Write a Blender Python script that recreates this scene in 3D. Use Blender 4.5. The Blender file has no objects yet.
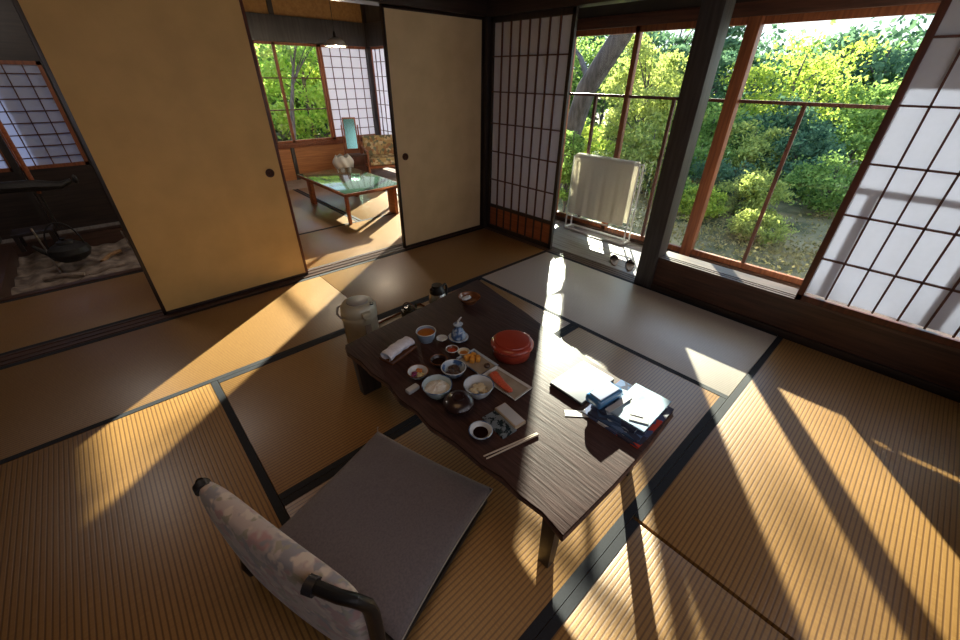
import bpy, bmesh, math, random
import numpy as np
from mathutils import Vector, Matrix, Euler
C = bpy.context.scene.collection
PI = math.pi
R = random.Random(7)

# ------------------------------------------------------------------ camera, world, sun, exposure
cam_d = bpy.data.cameras.new('camera'); cam = bpy.data.objects.new('camera', cam_d); C.objects.link(cam)
cam_d.sensor_width = 36.0; cam_d.lens = 391.781/960*36; cam_d.clip_start = 0.02; cam_d.clip_end = 300
rx = Vector((0.7377, -0.6751, 0.0101)); dn = Vector((-0.3499, -0.3950, -0.8494)); fw = Vector((0.5774, 0.6231, -0.5276))
fw.normalize(); rx = (rx - fw*rx.dot(fw)).normalized(); dn = fw.cross(rx)
cam.matrix_world = Matrix(((rx.x, -dn.x, -fw.x, -2.7889), (rx.y, -dn.y, -fw.y, -2.9581), (rx.z, -dn.z, -fw.z, 1.3424), (0, 0, 0, 1)))
bpy.context.scene.camera = cam

SC = bpy.context.scene
SC.view_settings.view_transform = 'Standard'; SC.view_settings.look = 'None'
SC.view_settings.gamma = 1.0; SC.view_settings.use_curve_mapping = False
SC.view_settings.exposure = 0.5

W = bpy.data.worlds.new('sky'); SC.world = W; W.use_nodes = True
wn = W.node_tree; wn.nodes.clear()
wo = wn.nodes.new('ShaderNodeOutputWorld'); wb = wn.nodes.new('ShaderNodeBackground')
wt = wn.nodes.new('ShaderNodeTexCoord'); ws = wn.nodes.new('ShaderNodeSeparateXYZ'); wr = wn.nodes.new('ShaderNodeValToRGB')
wn.links.new(wt.outputs['Generated'], ws.inputs[0]); wn.links.new(ws.outputs['Z'], wr.inputs[0])
wn.links.new(wr.outputs[0], wb.inputs[0]); wn.links.new(wb.outputs[0], wo.inputs[0])
wr.color_ramp.elements[0].position = 0.0; wr.color_ramp.elements[0].color = (0.95, 0.97, 1.0, 1)
wr.color_ramp.elements[1].position = 0.8; wr.color_ramp.elements[1].color = (0.32, 0.52, 0.95, 1)
wb.inputs[1].default_value = 1.6

SUN_TAN, SUN_RATIO = 0.335, 0.73
sd = Vector((1, SUN_RATIO, 0)).normalized(); sd.z = SUN_TAN; sd.normalize()
sl = bpy.data.lights.new('sun', 'SUN'); so = bpy.data.objects.new('sun', sl); C.objects.link(so)
sl.energy = 26.0; sl.color = (1.0, 0.91, 0.75); sl.angle = math.radians(0.7)
so.rotation_euler = sd.to_track_quat('Z', 'Y').to_euler(); so.location = (6, 5, 6)

la = bpy.data.lights.new('ceiling_fill_light', 'AREA'); lo = bpy.data.objects.new('ceiling_fill_light', la); C.objects.link(lo)  # added warm fill light, its lamp is unseen and made up
la.shape = 'DISK'; la.size = 1.2; la.energy = 3.5; la.color = (1.0, 0.58, 0.28); lo.location = (-2.6, -2.3, 2.25)

lb_ = bpy.data.lights.new('back_fill_light', 'AREA'); lo = bpy.data.objects.new('back_fill_light', lb_); C.objects.link(lo)  # added fill light standing in for daylight from behind
lb_.shape = 'RECTANGLE'; lb_.size = 2.7; lb_.size_y = 1.0; lb_.energy = 6; lb_.color = (0.95, 0.95, 1.0)
lo.location = (-1.9, -3.66, 1.25); lo.rotation_euler = (PI/2, 0, 0)

# ------------------------------------------------------------------ materials
def nodes(name):
    m = bpy.data.materials.new(name); m.use_nodes = True
    t = m.node_tree; b = t.nodes['Principled BSDF']; return m, t, b
def L(t, a, b): t.links.new(a, b)
def c4(c): return (c[0], c[1], c[2], 1)
def mat(name, col, rough=.5, col2=None, scale=8, stretch=(1, 1, 1), bump=0, metal=0, spec=.5, coat=0, detail=4, lo=.35, hi=.65, sheen=0):
    m, t, b = nodes(name)
    b.inputs['Roughness'].default_value = rough; b.inputs['Metallic'].default_value = metal
    b.inputs['Specular IOR Level'].default_value = spec; b.inputs['Coat Weight'].default_value = coat
    b.inputs['Coat Roughness'].default_value = .08; b.inputs['Sheen Weight'].default_value = sheen
    if col2 is None: col2 = tuple(c*.82 for c in col)
    tc = t.nodes.new('ShaderNodeTexCoord'); mp = t.nodes.new('ShaderNodeMapping'); n = t.nodes.new('ShaderNodeTexNoise')
    mp.inputs['Scale'].default_value = stretch; n.inputs['Scale'].default_value = scale; n.inputs['Detail'].default_value = detail
    L(t, tc.outputs['Object'], mp.inputs[0]); L(t, mp.outputs[0], n.inputs['Vector'])
    r = t.nodes.new('ShaderNodeValToRGB'); r.color_ramp.elements[0].position = lo; r.color_ramp.elements[1].position = hi
    r.color_ramp.elements[0].color = c4(col2); r.color_ramp.elements[1].color = c4(col)
    L(t, n.outputs[0], r.inputs[0]); L(t, r.outputs[0], b.inputs['Base Color'])
    if bump:
        bp = t.nodes.new('ShaderNodeBump'); bp.inputs['Strength'].default_value = bump; bp.inputs['Distance'].default_value = .004
        L(t, n.outputs[0], bp.inputs['Height']); L(t, bp.outputs[0], b.inputs['Normal'])
    return m
def wood(name, col, col2, axis='x', rough=.45, scale=6, bump=.15, spec=.5, coat=0):
    st = {'x': (.6, 9, 9), 'y': (9, .6, 9), 'z': (9, 9, .6)}[axis]
    return mat(name, col, rough, col2, scale, st, bump, spec=spec, coat=coat, detail=6)

def tatami_mat(name='tatami_rush', c=((.26, .122, .031), (.40, .222, .067), (.30, .140, .036), (.365, .203, .064), (.14, .064, .019)), bumpv=.2):
    m, t, b = nodes(name); b.inputs['Roughness'].default_value = .40; b.inputs['Specular IOR Level'].default_value = .8; b.inputs['Coat Weight'].default_value = .35; b.inputs['Coat Roughness'].default_value = .32
    tc = t.nodes.new('ShaderNodeTexCoord'); sp = t.nodes.new('ShaderNodeSeparateXYZ'); L(t, tc.outputs['Object'], sp.inputs[0])
    mu = t.nodes.new('ShaderNodeMath'); mu.operation = 'MULTIPLY'; mu.inputs[1].default_value = 2*PI/.0152; L(t, sp.outputs['Y'], mu.inputs[0])
    si = t.nodes.new('ShaderNodeMath'); si.operation = 'SINE'; L(t, mu.outputs[0], si.inputs[0])
    ab = t.nodes.new('ShaderNodeMapRange'); ab.inputs[1].default_value = -1; ab.inputs[2].default_value = -.2; L(t, si.outputs[0], ab.inputs[0])
    mp = t.nodes.new('ShaderNodeMapping'); mp.inputs['Scale'].default_value = (60, 3, 1); L(t, tc.outputs['Object'], mp.inputs[0])
    n = t.nodes.new('ShaderNodeTexNoise'); n.inputs['Scale'].default_value = 6; n.inputs['Detail'].default_value = 5; L(t, mp.outputs[0], n.inputs['Vector'])
    n2 = t.nodes.new('ShaderNodeTexNoise'); n2.inputs['Scale'].default_value = 2.2; L(t, tc.outputs['Object'], n2.inputs['Vector'])
    r = t.nodes.new('ShaderNodeValToRGB'); r.color_ramp.elements[0].position = .3; r.color_ramp.elements[1].position = .7
    r.color_ramp.elements[0].color = c4(c[0]); r.color_ramp.elements[1].color = c4(c[1]); L(t, n.outputs[0], r.inputs[0])
    mx = t.nodes.new('ShaderNodeMix'); mx.data_type = 'RGBA'; mx.inputs['Factor'].default_value = .3
    r2 = t.nodes.new('ShaderNodeValToRGB'); r2.color_ramp.elements[0].color = c4(c[2]); r2.color_ramp.elements[1].color = c4(c[3])
    L(t, n2.outputs[0], r2.inputs[0]); L(t, r.outputs[0], mx.inputs['A']); L(t, r2.outputs[0], mx.inputs['B'])
    dk = t.nodes.new('ShaderNodeMix'); dk.data_type = 'RGBA'; dk.inputs['A'].default_value = c4(c[4])
    L(t, ab.outputs[0], dk.inputs['Factor']); L(t, mx.outputs['Result'], dk.inputs['B']); L(t, dk.outputs['Result'], b.inputs['Base Color'])
    bp = t.nodes.new('ShaderNodeBump'); bp.inputs['Strength'].default_value = bumpv; bp.inputs['Distance'].default_value = .002
    L(t, ab.outputs[0], bp.inputs['Height']); L(t, bp.outputs[0], b.inputs['Normal'])
    return m
def glass_mat(name, tint=(.93, .98, .96)):
    m = bpy.data.materials.new(name); m.use_nodes = True; t = m.node_tree; t.nodes.clear()
    o = t.nodes.new('ShaderNodeOutputMaterial'); tr = t.nodes.new('ShaderNodeBsdfTransparent'); g = t.nodes.new('ShaderNodeBsdfGlossy')
    tr.inputs[0].default_value = c4(tint); g.inputs['Roughness'].default_value = .01
    f = t.nodes.new('ShaderNodeFresnel'); f.inputs[0].default_value = 1.35; x = t.nodes.new('ShaderNodeMixShader')
    L(t, f.outputs[0], x.inputs[0]); L(t, tr.outputs[0], x.inputs[1]); L(t, g.outputs[0], x.inputs[2]); L(t, x.outputs[0], o.inputs[0]); return m
def paper_mat(name, dcol, tcol):
    m = bpy.data.materials.new(name); m.use_nodes = True; t = m.node_tree; t.nodes.clear()
    o = t.nodes.new('ShaderNodeOutputMaterial'); d = t.nodes.new('ShaderNodeBsdfDiffuse'); r = t.nodes.new('ShaderNodeBsdfTranslucent')
    n = t.nodes.new('ShaderNodeTexNoise'); n.inputs['Scale'].default_value = 40; n.inputs['Detail'].default_value = 6
    tc = t.nodes.new('ShaderNodeTexCoord'); L(t, tc.outputs['Object'], n.inputs['Vector'])
    mr = t.nodes.new('ShaderNodeMix'); mr.data_type = 'RGBA'; mr.inputs['A'].default_value = c4([k*.9 for k in dcol]); mr.inputs['B'].default_value = c4(dcol)
    L(t, n.outputs[0], mr.inputs['Factor']); L(t, mr.outputs['Result'], d.inputs[0]); r.inputs[0].default_value = c4(tcol)
    a = t.nodes.new('ShaderNodeAddShader'); L(t, d.outputs[0], a.inputs[0]); L(t, r.outputs[0], a.inputs[1]); L(t, a.outputs[0], o.inputs[0]); return m
def leaf_mat(name, a, b_, tr=.5):
    m = bpy.data.materials.new(name); m.use_nodes = True; t = m.node_tree; t.nodes.clear()
    o = t.nodes.new('ShaderNodeOutputMaterial'); d = t.nodes.new('ShaderNodeBsdfDiffuse'); r = t.nodes.new('ShaderNodeBsdfTranslucent')
    gm = t.nodes.new('ShaderNodeNewGeometry'); n = t.nodes.new('ShaderNodeTexNoise'); n.inputs['Scale'].default_value = 1.3
    tc = t.nodes.new('ShaderNodeTexCoord'); L(t, tc.outputs['Object'], n.inputs['Vector'])
    ad = t.nodes.new('ShaderNodeMath'); ad.operation = 'ADD'; L(t, gm.outputs['Random Per Island'], ad.inputs[0]); L(t, n.outputs[0], ad.inputs[1])
    cr = t.nodes.new('ShaderNodeValToRGB'); cr.color_ramp.elements[0].position = .35; cr.color_ramp.elements[1].position = 1.25/1.3
    cr.color_ramp.elements[0].color = c4(a); cr.color_ramp.elements[1].color = c4(b_)
    L(t, ad.outputs[0], cr.inputs[0]); L(t, cr.outputs[0], d.inputs[0]); L(t, cr.outputs[0], r.inputs[0])
    x = t.nodes.new('ShaderNodeMixShader'); x.inputs[0].default_value = tr
    L(t, d.outputs[0], x.inputs[1]); L(t, r.outputs[0], x.inputs[2]); L(t, x.outputs[0], o.inputs[0]); return m
def floral_mat():
    m, t, b = nodes('floral_cloth'); b.inputs['Roughness'].default_value = .85; b.inputs['Sheen Weight'].default_value = .3
    tc = t.nodes.new('ShaderNodeTexCoord'); prev = None
    base = (.50, .43, .41, 1)
    for i, (sc, th, col, off) in enumerate([(16, .54, (0.44, 0.28, 0.282, 1), 0), (19, .57, (0.282, 0.28, 0.312, 1), 3.3), (24, .60, (0.62, 0.542, 0.477, 1), 7.1), (30, .62, (0.335, 0.318, 0.253, 1), 12)]):
        mp = t.nodes.new('ShaderNodeMapping'); mp.inputs['Location'].default_value = (off, off*.7, off*.3); n = t.nodes.new('ShaderNodeTexNoise')
        n.inputs['Scale'].default_value = sc; n.inputs['Detail'].default_value = 2; L(t, tc.outputs['Object'], mp.inputs[0]); L(t, mp.outputs[0], n.inputs['Vector'])
        r = t.nodes.new('ShaderNodeMapRange'); r.inputs[1].default_value = th-.03; r.inputs[2].default_value = th+.03; L(t, n.outputs[0], r.inputs[0])
        x = t.nodes.new('ShaderNodeMix'); x.data_type = 'RGBA'; x.inputs['A'].default_value = base; x.inputs['B'].default_value = col
        L(t, r.outputs[0], x.inputs['Factor'])
        if prev: L(t, prev, x.inputs['A'])
        prev = x.outputs['Result']
    L(t, prev, b.inputs['Base Color']); return m
def chroma_cover(name, base, cols, scale):
    m, t, b = nodes(name); b.inputs['Roughness'].default_value = .25; b.inputs['Coat Weight'].default_value = .3
    tc = t.nodes.new('ShaderNodeTexCoord'); v = t.nodes.new('ShaderNodeTexVoronoi'); v.inputs['Scale'].default_value = scale
    L(t, tc.outputs['Object'], v.inputs['Vector']); r = t.nodes.new('ShaderNodeValToRGB'); r.color_ramp.interpolation = 'CONSTANT'
    sp = t.nodes.new('ShaderNodeSeparateColor'); L(t, v.outputs['Color'], sp.inputs[0]); L(t, sp.outputs[0], r.inputs[0])
    r.color_ramp.elements[0].color = c4(base); r.color_ramp.elements[1].position = .45; r.color_ramp.elements[1].color = c4(cols[0])
    for i, c in enumerate(cols[1:]):
        e = r.color_ramp.elements.new(.6+.15*i); e.color = c4(c)
    L(t, r.outputs[0], b.inputs['Base Color']); return m

M = {}
M['tatami'] = tatami_mat()
M['tatami_pale'] = tatami_mat('sheen_tinted_rush', ((.54, .47, .40), (.66, .59, .52), (.54, .46, .39), (.64, .57, .50), (.46, .40, .34)), .06)  # sky sheen on this one mat painted in as a paler colour
M['heri'] = mat('border_cloth', (.012, .014, .022), .8, (.006, .007, .012), 200)
M['joint'] = mat('dark_gap', (.03, .02, .012), .9)
M['darkwood'] = wood('aged_dark_wood', (.035, .024, .02), (.016, .011, .010), 'z', .42)
M['darkwood_y'] = wood('aged_dark_wood_rail', (.045, .028, .022), (.02, .013, .011), 'y', .42)
M['darkwood_x'] = wood('aged_dark_wood_beam', (.045, .028, .022), (.02, .013, .011), 'x', .42)
M['pillar'] = wood('grey_dark_post', (.065, .058, .055), (.035, .03, .03), 'z', .5)
M['sillwood'] = wood('brown_sill_board', (.10, .047, .030), (.05, .024, .017), 'y', .38)
M['redwood'] = wood('reddish_sash_wood', (.34, .11, .042), (.20, .06, .026), 'z', .45)
M['redwood_y'] = wood('reddish_sash_rail', (.26, .085, .035), (.15, .045, .02), 'y', .45)
M['railwood'] = wood('dark_red_rail', (.12, .045, .028), (.06, .025, .018), 'y', .45)
M['kumiko'] = wood('lattice_wood', (.14, .05, .035), (.08, .03, .02), 'z', .5)
M['panelwood'] = wood('orange_panel_wood', (.36, .11, .04), (.22, .06, .022), 'y', .45)
M['wainscot'] = wood('orange_board_wall', (.55, .24, .09), (.40, .16, .06), 'x', .5)
M['track'] = wood('worn_track_wood', (.13, .075, .055), (.06, .036, .027), 'y', .4)
M['track_x'] = wood('worn_track_wood_x', (.10, .05, .035), (.05, .025, .018), 'x', .4)
M['engawa'] = wood('weathered_floor_board', (.36, .33, .32), (.22, .19, .18), 'y', .35)
M['ceil'] = wood('ceiling_board', (.05, .033, .022), (.03, .02, .014), 'x', .6)
M['plaster'] = mat('ochre_plaster', (.36, .19, .06), .9, (.28, .14, .045), 30, bump=.2)
M['outer'] = mat('outer_boards', (.06, .045, .035), .8)
M['fusuma_a'] = mat('golden_fusuma_paper', (.68, .42, .15), .55, (.60, .365, .125), 5, bump=.05, detail=8)
M['fusuma_b'] = mat('beige_fusuma_paper', (.68, .50, .29), .55, (.60, .43, .24), 5, bump=.05, detail=8)
M['lacquer'] = wood('fusuma_edge_lacquer', (.03, .014, .012), (.015, .008, .007), 'z', .3)
M['reded'] = wood('brown_edge', (.13, .035, .018), (.07, .02, .012), 'z', .35)
M['bronze'] = mat('dark_bronze', (.07, .03, .02), .35, metal=.7)
M['paper'] = paper_mat('shoji_paper', (.55, .53, .52), (.21, .22, .26))
M['paper_dim'] = paper_mat('bluish_window_paper', (.45, .46, .50), (.13, .15, .21))  # bluer and less translucent than the other paper
M['glass'] = glass_mat('window_glass')
M['table'] = wood('table_slab_wood', (.058, .027, .023), (.032, .015, .013), 'y', .6, scale=14, bump=.45, coat=0, spec=.25)
M['bark_edge'] = mat('table_bark_edge', (.15, .07, .045), .7, (.05, .025, .02), 30, bump=.6)
M['cushion'] = mat('charcoal_cushion_cloth', (.17, .15, .165), .9, (.13, .115, .128), 160, sheen=.4)
M['piping'] = mat('cushion_piping', (.45, .42, .38), .8)
M['black'] = mat('black_metal', (.010, .009, .009), .4)
M['floral'] = floral_mat()
M['white'] = mat('white_enamel', (.80, .80, .80), .35)
M['towel'] = paper_mat('beige_towel_cloth', (.62, .60, .57), (.27, .255, .215))
M['towel2'] = mat('white_hand_towel', (.70, .70, .78), .95, (.60, .60, .70), 120, bump=.3)
M['steel'] = mat('brushed_steel', (.6, .58, .55), .28, metal=1)
M['porc'] = mat('white_porcelain', (.62, .65, .68), .15, coat=.5)
M['porcb'] = mat('blue_glazed_porcelain', (.42, .52, .64), .15, (.05, .11, .26), 26, coat=.5, lo=.42, hi=.52)
M['celadon'] = mat('pale_celadon', (.45, .55, .58), .15, (.36, .46, .50), 10, coat=.5)
M['brownpot'] = mat('brown_glaze', (.22, .08, .035), .2, (.14, .05, .02), 14, coat=.5)
M['darklac'] = mat('dark_lacquer', (.026, .012, .012), .3, coat=.3)
M['cupglaze'] = mat('grey_blue_glaze', (.30, .37, .46), .18, (.20, .26, .36), 20, coat=.5)
M['redlac'] = mat('vermilion_lacquer', (.34, .045, .022), .3, (.27, .03, .016), 9, coat=.3)
M['tea'] = mat('amber_tea', (.42, .14, .02), .08)
M['soy'] = mat('soy_sauce', (.012, .004, .003), .06)
M['rice'] = mat('cooked_rice', (.82, .82, .80), .5, (.66, .66, .62), 300, bump=.8)
M['egg'] = mat('rolled_egg', (.80, .40, .07), .4, (.62, .25, .04), 60, bump=.4)
M['salmon'] = mat('grilled_salmon', (.62, .10, .035), .4, (.42, .06, .03), 60, stretch=(1, 5, 1), bump=.5)
M['pickle1'] = mat('purple_pickle', (.22, .02, .12), .4)
M['pickle2'] = mat('orange_pickle', (.62, .22, .05), .4)
M['pickle3'] = mat('pale_pickle', (.66, .62, .36), .4)
M['simmer'] = mat('simmered_vegetable', (.07, .04, .03), .35)
M['tofu'] = mat('pale_salad', (.66, .58, .40), .5)
M['gravy'] = mat('orange_sauce', (.52, .20, .04), .3)
M['nori'] = mat('silver_foil', (.30, .36, .42), .22, (.03, .05, .06), 60, metal=.5, lo=.45, hi=.5)
M['noripack'] = mat('tan_sleeve', (.42, .33, .24), .5)
M['platebase'] = mat('tan_plate_glaze', (.34, .29, .23), .3, (.26, .22, .17), 20, coat=.3)
M['grey'] = mat('grey_card', (.45, .45, .47), .5)
M['bamboo'] = mat('pale_wood_sticks', (.55, .45, .36), .5)
M['laptop'] = mat('silver_lid', (.36, .37, .40), .6, spec=.3)
M['darkplastic'] = mat('dark_plastic', (.02, .02, .025), .4)
M['case_blue'] = mat('glossy_blue_case', (.06, .20, .42), .12, coat=.8)
M['case_top'] = mat('pale_case_lid', (.42, .47, .62), .15, coat=.8)
M['mag_a'] = chroma_cover('blue_magazine_cover', (.05, .09, .18), [(.10, .16, .30), (.35, .42, .50), (.04, .05, .09)], 30)
M['mag_b'] = chroma_cover('red_white_leaflet_cover', (.08, .10, .20), [(.5, .06, .04), (.6, .62, .66), (.05, .05, .08)], 22)
M['page'] = mat('page_edges', (.62, .62, .62), .8, (.5, .5, .5), 200, stretch=(1, 1, 8))
M['leaflet'] = mat('pale_leaflet', (.32, .43, .52), .6, (.14, .22, .34), 12, spec=.3)
M['leaflet2'] = mat('grey_folded_leaflet', (.34, .34, .33), .6, (.24, .26, .28), 14, spec=.3)
M['cream'] = mat('cream_enamel', (.50, .48, .38), .28, coat=.4)
M['greyplastic'] = mat('grey_plastic', (.30, .28, .27), .4)
M['greenpot'] = mat('dark_green_glaze', (.045, .05, .028), .25, (.02, .02, .015), 30, coat=.4)
M['greenlac'] = mat('green_lid', (.05, .09, .035), .4)
M['traywood'] = mat('pale_tray', (.42, .33, .22), .5)
M['iron'] = mat('cast_iron', (.022, .020, .020), .55, (.012, .011, .011), 60, bump=.6)
M['ash'] = mat('hearth_ash', (.40, .32, .26), .95, (.16, .12, .10), 14, bump=1)
M['slip'] = mat('dark_slipper_vamp', (.03, .014, .011), .9, spec=.2)
M['sole'] = mat('slipper_sole', (.38, .30, .25), .7)
M['tabletop2'] = mat('green_table_sheet', (.055, .12, .085), .12, (.045, .10, .07), 6, coat=.8)
M['mirror'] = mat('mirror_glass', (.35, .72, .66), .15, (.35, .72, .66), metal=1)  # turquoise of the reflection is put into the mirror colour
M['gold_floral'] = chroma_cover('patterned_chair_cloth', (.42, .30, .14), [(.55, .45, .28), (.30, .16, .08), (.16, .16, .10)], 26)
M['opal'] = mat('opal_glass_shade', (.85, .82, .78), .2)
M['bag'] = mat('white_bag', (.8, .78, .74), .6)
M['basket'] = mat('tan_basket', (.45, .25, .11), .8, (.3, .16, .07), 60)
M['bark'] = mat('grey_bark', (.16, .13, .12), .9, (.07, .055, .05), 9, (2, 2, .5), bump=1)
M['soil'] = mat('garden_soil', (.40, .30, .15), .95, (.07, .075, .025), 1.6, bump=.6, detail=8)
M['stone'] = mat('garden_stone', (.30, .28, .25), .9, (.17, .16, .14), 6, bump=1)
M['leaf_lime'] = leaf_mat('lime_leaves', (.09, .22, .03), (.55, .62, .11), .55)
M['leaf_mid'] = leaf_mat('green_leaves', (.045, .13, .035), (.32, .45, .12), .5)
M['leaf_dark'] = leaf_mat('dark_pine_leaves', (.02, .065, .045), (.15, .26, .14), .4)
M['leaf_olive'] = leaf_mat('olive_leaves', (.10, .17, .04), (.50, .54, .15), .5)
M['leaf_ground'] = leaf_mat('ground_leaves', (.09, .10, .03), (.42, .34, .15), .3)
M['leaf_bright'] = leaf_mat('bright_leaves', (.16, .36, .05), (.60, .74, .18), .55)

# ------------------------------------------------------------------ mesh builder
class MB:
    def __init__(s): s.v = []; s.f = []
    def add(s, vs, fs):
        o = len(s.v); s.v += [tuple(v) for v in vs]; s.f += [tuple(i+o for i in f) for f in fs]; return s
    def box(s, c, d, rz=0, rot=None):
        x, y, z = d[0]/2, d[1]/2, d[2]/2
        m = rot if rot is not None else Matrix.Rotation(rz, 3, 'Z')
        vs = [Vector(c)+m @ Vector((a*x, b*y, e*z)) for a in (-1, 1) for b in (-1, 1) for e in (-1, 1)]
        return s.add(vs, [(0, 1, 3, 2), (4, 6, 7, 5), (0, 4, 5, 1), (2, 3, 7, 6), (0, 2, 6, 4), (1, 5, 7, 3)])
    def b2(s, lo, hi): return s.box([(a+b)/2 for a, b in zip(lo, hi)], [abs(b-a) for a, b in zip(lo, hi)])
    def prism(s, poly, z0, z1):
        n = len(poly); vs = [(p[0], p[1], z0) for p in poly]+[(p[0], p[1], z1) for p in poly]
        return s.add(vs, [tuple(range(n-1, -1, -1)), tuple(range(n, 2*n))]+[(i, (i+1) % n, n+(i+1) % n, n+i) for i in range(n)])
    def lathe(s, prof, c=(0, 0, 0), seg=32, sx=1, sy=1):
        n = len(prof); vs = []; fs = []
        for i in range(seg):
            a = 2*PI*i/seg
            for r, z in prof: vs.append((c[0]+r*sx*math.cos(a), c[1]+r*sy*math.sin(a), c[2]+z))
        for i in range(seg):
            j = (i+1) % seg
            for k in range(n-1): fs.append((i*n+k, j*n+k, j*n+k+1, i*n+k+1))
        if prof[0][0] > 1e-6: fs.append(tuple(i*n for i in range(seg-1, -1, -1)))
        if prof[-1][0] > 1e-6 and prof[-1][0] != prof[0][0]: fs.append(tuple(i*n+n-1 for i in range(seg)))
        return s.add(vs, fs)
    def tube(s, pts, r, seg=10, closed=False, flat=1, rs=None):
        P = [Vector(p) for p in pts]; n = len(P); vs = []; up = None
        for i in range(n):
            a = P[i-1] if (i > 0 or closed) else P[i]; b = P[(i+1) % n] if (i < n-1 or closed) else P[i]
            t = (b-a).normalized()
            if up is None: up = Vector((0, 0, 1)) if abs(t.z) < .9 else Vector((1, 0, 0))
            x = t.cross(up).normalized(); y = x.cross(t).normalized(); up = y
            rr = rs[i] if rs else r
            for k in range(seg):
                q = 2*PI*k/seg; vs.append(P[i]+x*rr*math.cos(q)+y*rr*flat*math.sin(q))
        fs = []
        for i in range(n if closed else n-1):
            j = (i+1) % n
            for k in range(seg): fs.append((i*seg+k, i*seg+(k+1) % seg, j*seg+(k+1) % seg, j*seg+k))
        if not closed: fs += [tuple(range(seg-1, -1, -1)), tuple((n-1)*seg+k for k in range(seg))]
        return s.add(vs, fs)
    def ball(s, c, r, sc=(1, 1, 1), u=12, v=8, jit=0):
        vs = []; fs = []
        for i in range(v+1):
            t = PI*i/v
            for k in range(u):
                q = 2*PI*k/u; j = 1+(R.uniform(-jit, jit) if 0 < i < v else 0)
                vs.append((c[0]+r*sc[0]*j*math.sin(t)*math.cos(q), c[1]+r*sc[1]*j*math.sin(t)*math.sin(q), c[2]+r*sc[2]*math.cos(t)*j))
        for i in range(v):
            for k in range(u): fs.append((i*u+k, (i+1)*u+k, (i+1)*u+(k+1) % u, i*u+(k+1) % u))
        return s.add(vs, fs)
    def grid(s, fn, nu, nv, closed_u=False):
        vs = [fn(i/(nu), j/(nv)) for j in range(nv+1) for i in range(nu+1)]
        return s.add(vs, [(j*(nu+1)+i, j*(nu+1)+i+1, (j+1)*(nu+1)+i+1, (j+1)*(nu+1)+i) for j in range(nv) for i in range(nu)])
    def build(s, name, m, parent=None, loc=None, rz=0, smooth=False, bevel=0, seg=2, ang=35, sub=0, solid=0):
        me = bpy.data.meshes.new(name); me.from_pydata(s.v, [], s.f)
        bm = bmesh.new(); bm.from_mesh(me); bmesh.ops.remove_doubles(bm, verts=bm.verts, dist=1e-6)
        if bevel:
            es = [e for e in bm.edges if len(e.link_faces) == 2 and e.calc_face_angle(0) > .6]
            bmesh.ops.bevel(bm, geom=es, offset=bevel, segments=seg, affect='EDGES', profile=.6, clamp_overlap=True)
        bmesh.ops.recalc_face_normals(bm, faces=bm.faces); bm.to_mesh(me); bm.free()
        me.materials.append(M[m] if isinstance(m, str) else m)
        if smooth or bevel:
            me.polygons.foreach_set('use_smooth', [True]*len(me.polygons)); me.set_sharp_from_angle(angle=math.radians(ang))
        o = bpy.data.objects.new(name, me); C.objects.link(o)
        if parent: o.parent = parent
        if loc: o.location = loc
        o.rotation_euler.z = rz
        if solid: k = o.modifiers.new('solid', 'SOLIDIFY'); k.thickness = solid; k.offset = 0
        if sub: k = o.modifiers.new('sub', 'SUBSURF'); k.levels = k.render_levels = sub
        return o
def tag(o, label=None, cat=None, group=None, kind=None):
    if label: o['label'] = label
    if cat: o['category'] = cat
    if group: o['group'] = group
    if kind: o['kind'] = kind
    return o
def empty(name, label, cat, loc=(0, 0, 0), rz=0, group=None):
    o = bpy.data.objects.new(name, None); C.objects.link(o); o.empty_display_size = .05
    o.location = loc; o.rotation_euler.z = rz; return tag(o, label, cat, group)
def struct(name, mb, m, label=None, parent=None, **k):
    o = mb.build(name, m, parent, **k)
    if not parent: o['kind'] = 'structure'
    if label: o['label'] = label
    return o
def sempty(name, label=None, loc=(0, 0, 0)):
    o = bpy.data.objects.new(name, None); C.objects.link(o); o['kind'] = 'structure'; o.location = loc
    if label: o['label'] = label
    return o
def copy_tree(o, parent=None):
    c = o.copy(); C.objects.link(c)
    if parent: c.parent = parent
    for ch in list(o.children): copy_tree(ch, c)
    return c

# ------------------------------------------------------------------ structure
X0, Y0, XW, YB = -3.72, -3.72, .80, 3.42       # room's left/back limits, outer window plane, far wall of the next room
FL = -.05
struct('floor', MB().b2((X0-.1, Y0-.1, -.14), (XW+.06, .96, FL)).b2((-2.2, .96, -.14), (XW+.06, YB+.1, FL)).b2((X0-.1, .96, -.30), (-2.2, 2.8, -.26)), 'joint')
struct('ceiling', MB().b2((X0-.1, Y0-.1, 2.42), (.06, YB+.1, 2.5)).b2((.06, .05, 2.42), (XW+.1, YB+.1, 2.5)), 'ceil')
struct('ceiling_veranda', MB().b2((.06, Y0-.1, 2.0), (XW+.1, .05, 2.08)), 'ceil')
# eaves outside, above the sun's path
struct('roof', MB().b2((XW+.1, Y0-.1, 2.2), (1.5, YB+.9, 2.26)).b2((X0-.1, YB+.1, 2.45), (XW+.1, YB+.6, 2.5)), 'outer')

struct('wall_left', MB().b2((X0-.1, Y0-.1, FL), (X0, 2.85, 2.42)), 'darkwood')
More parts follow.
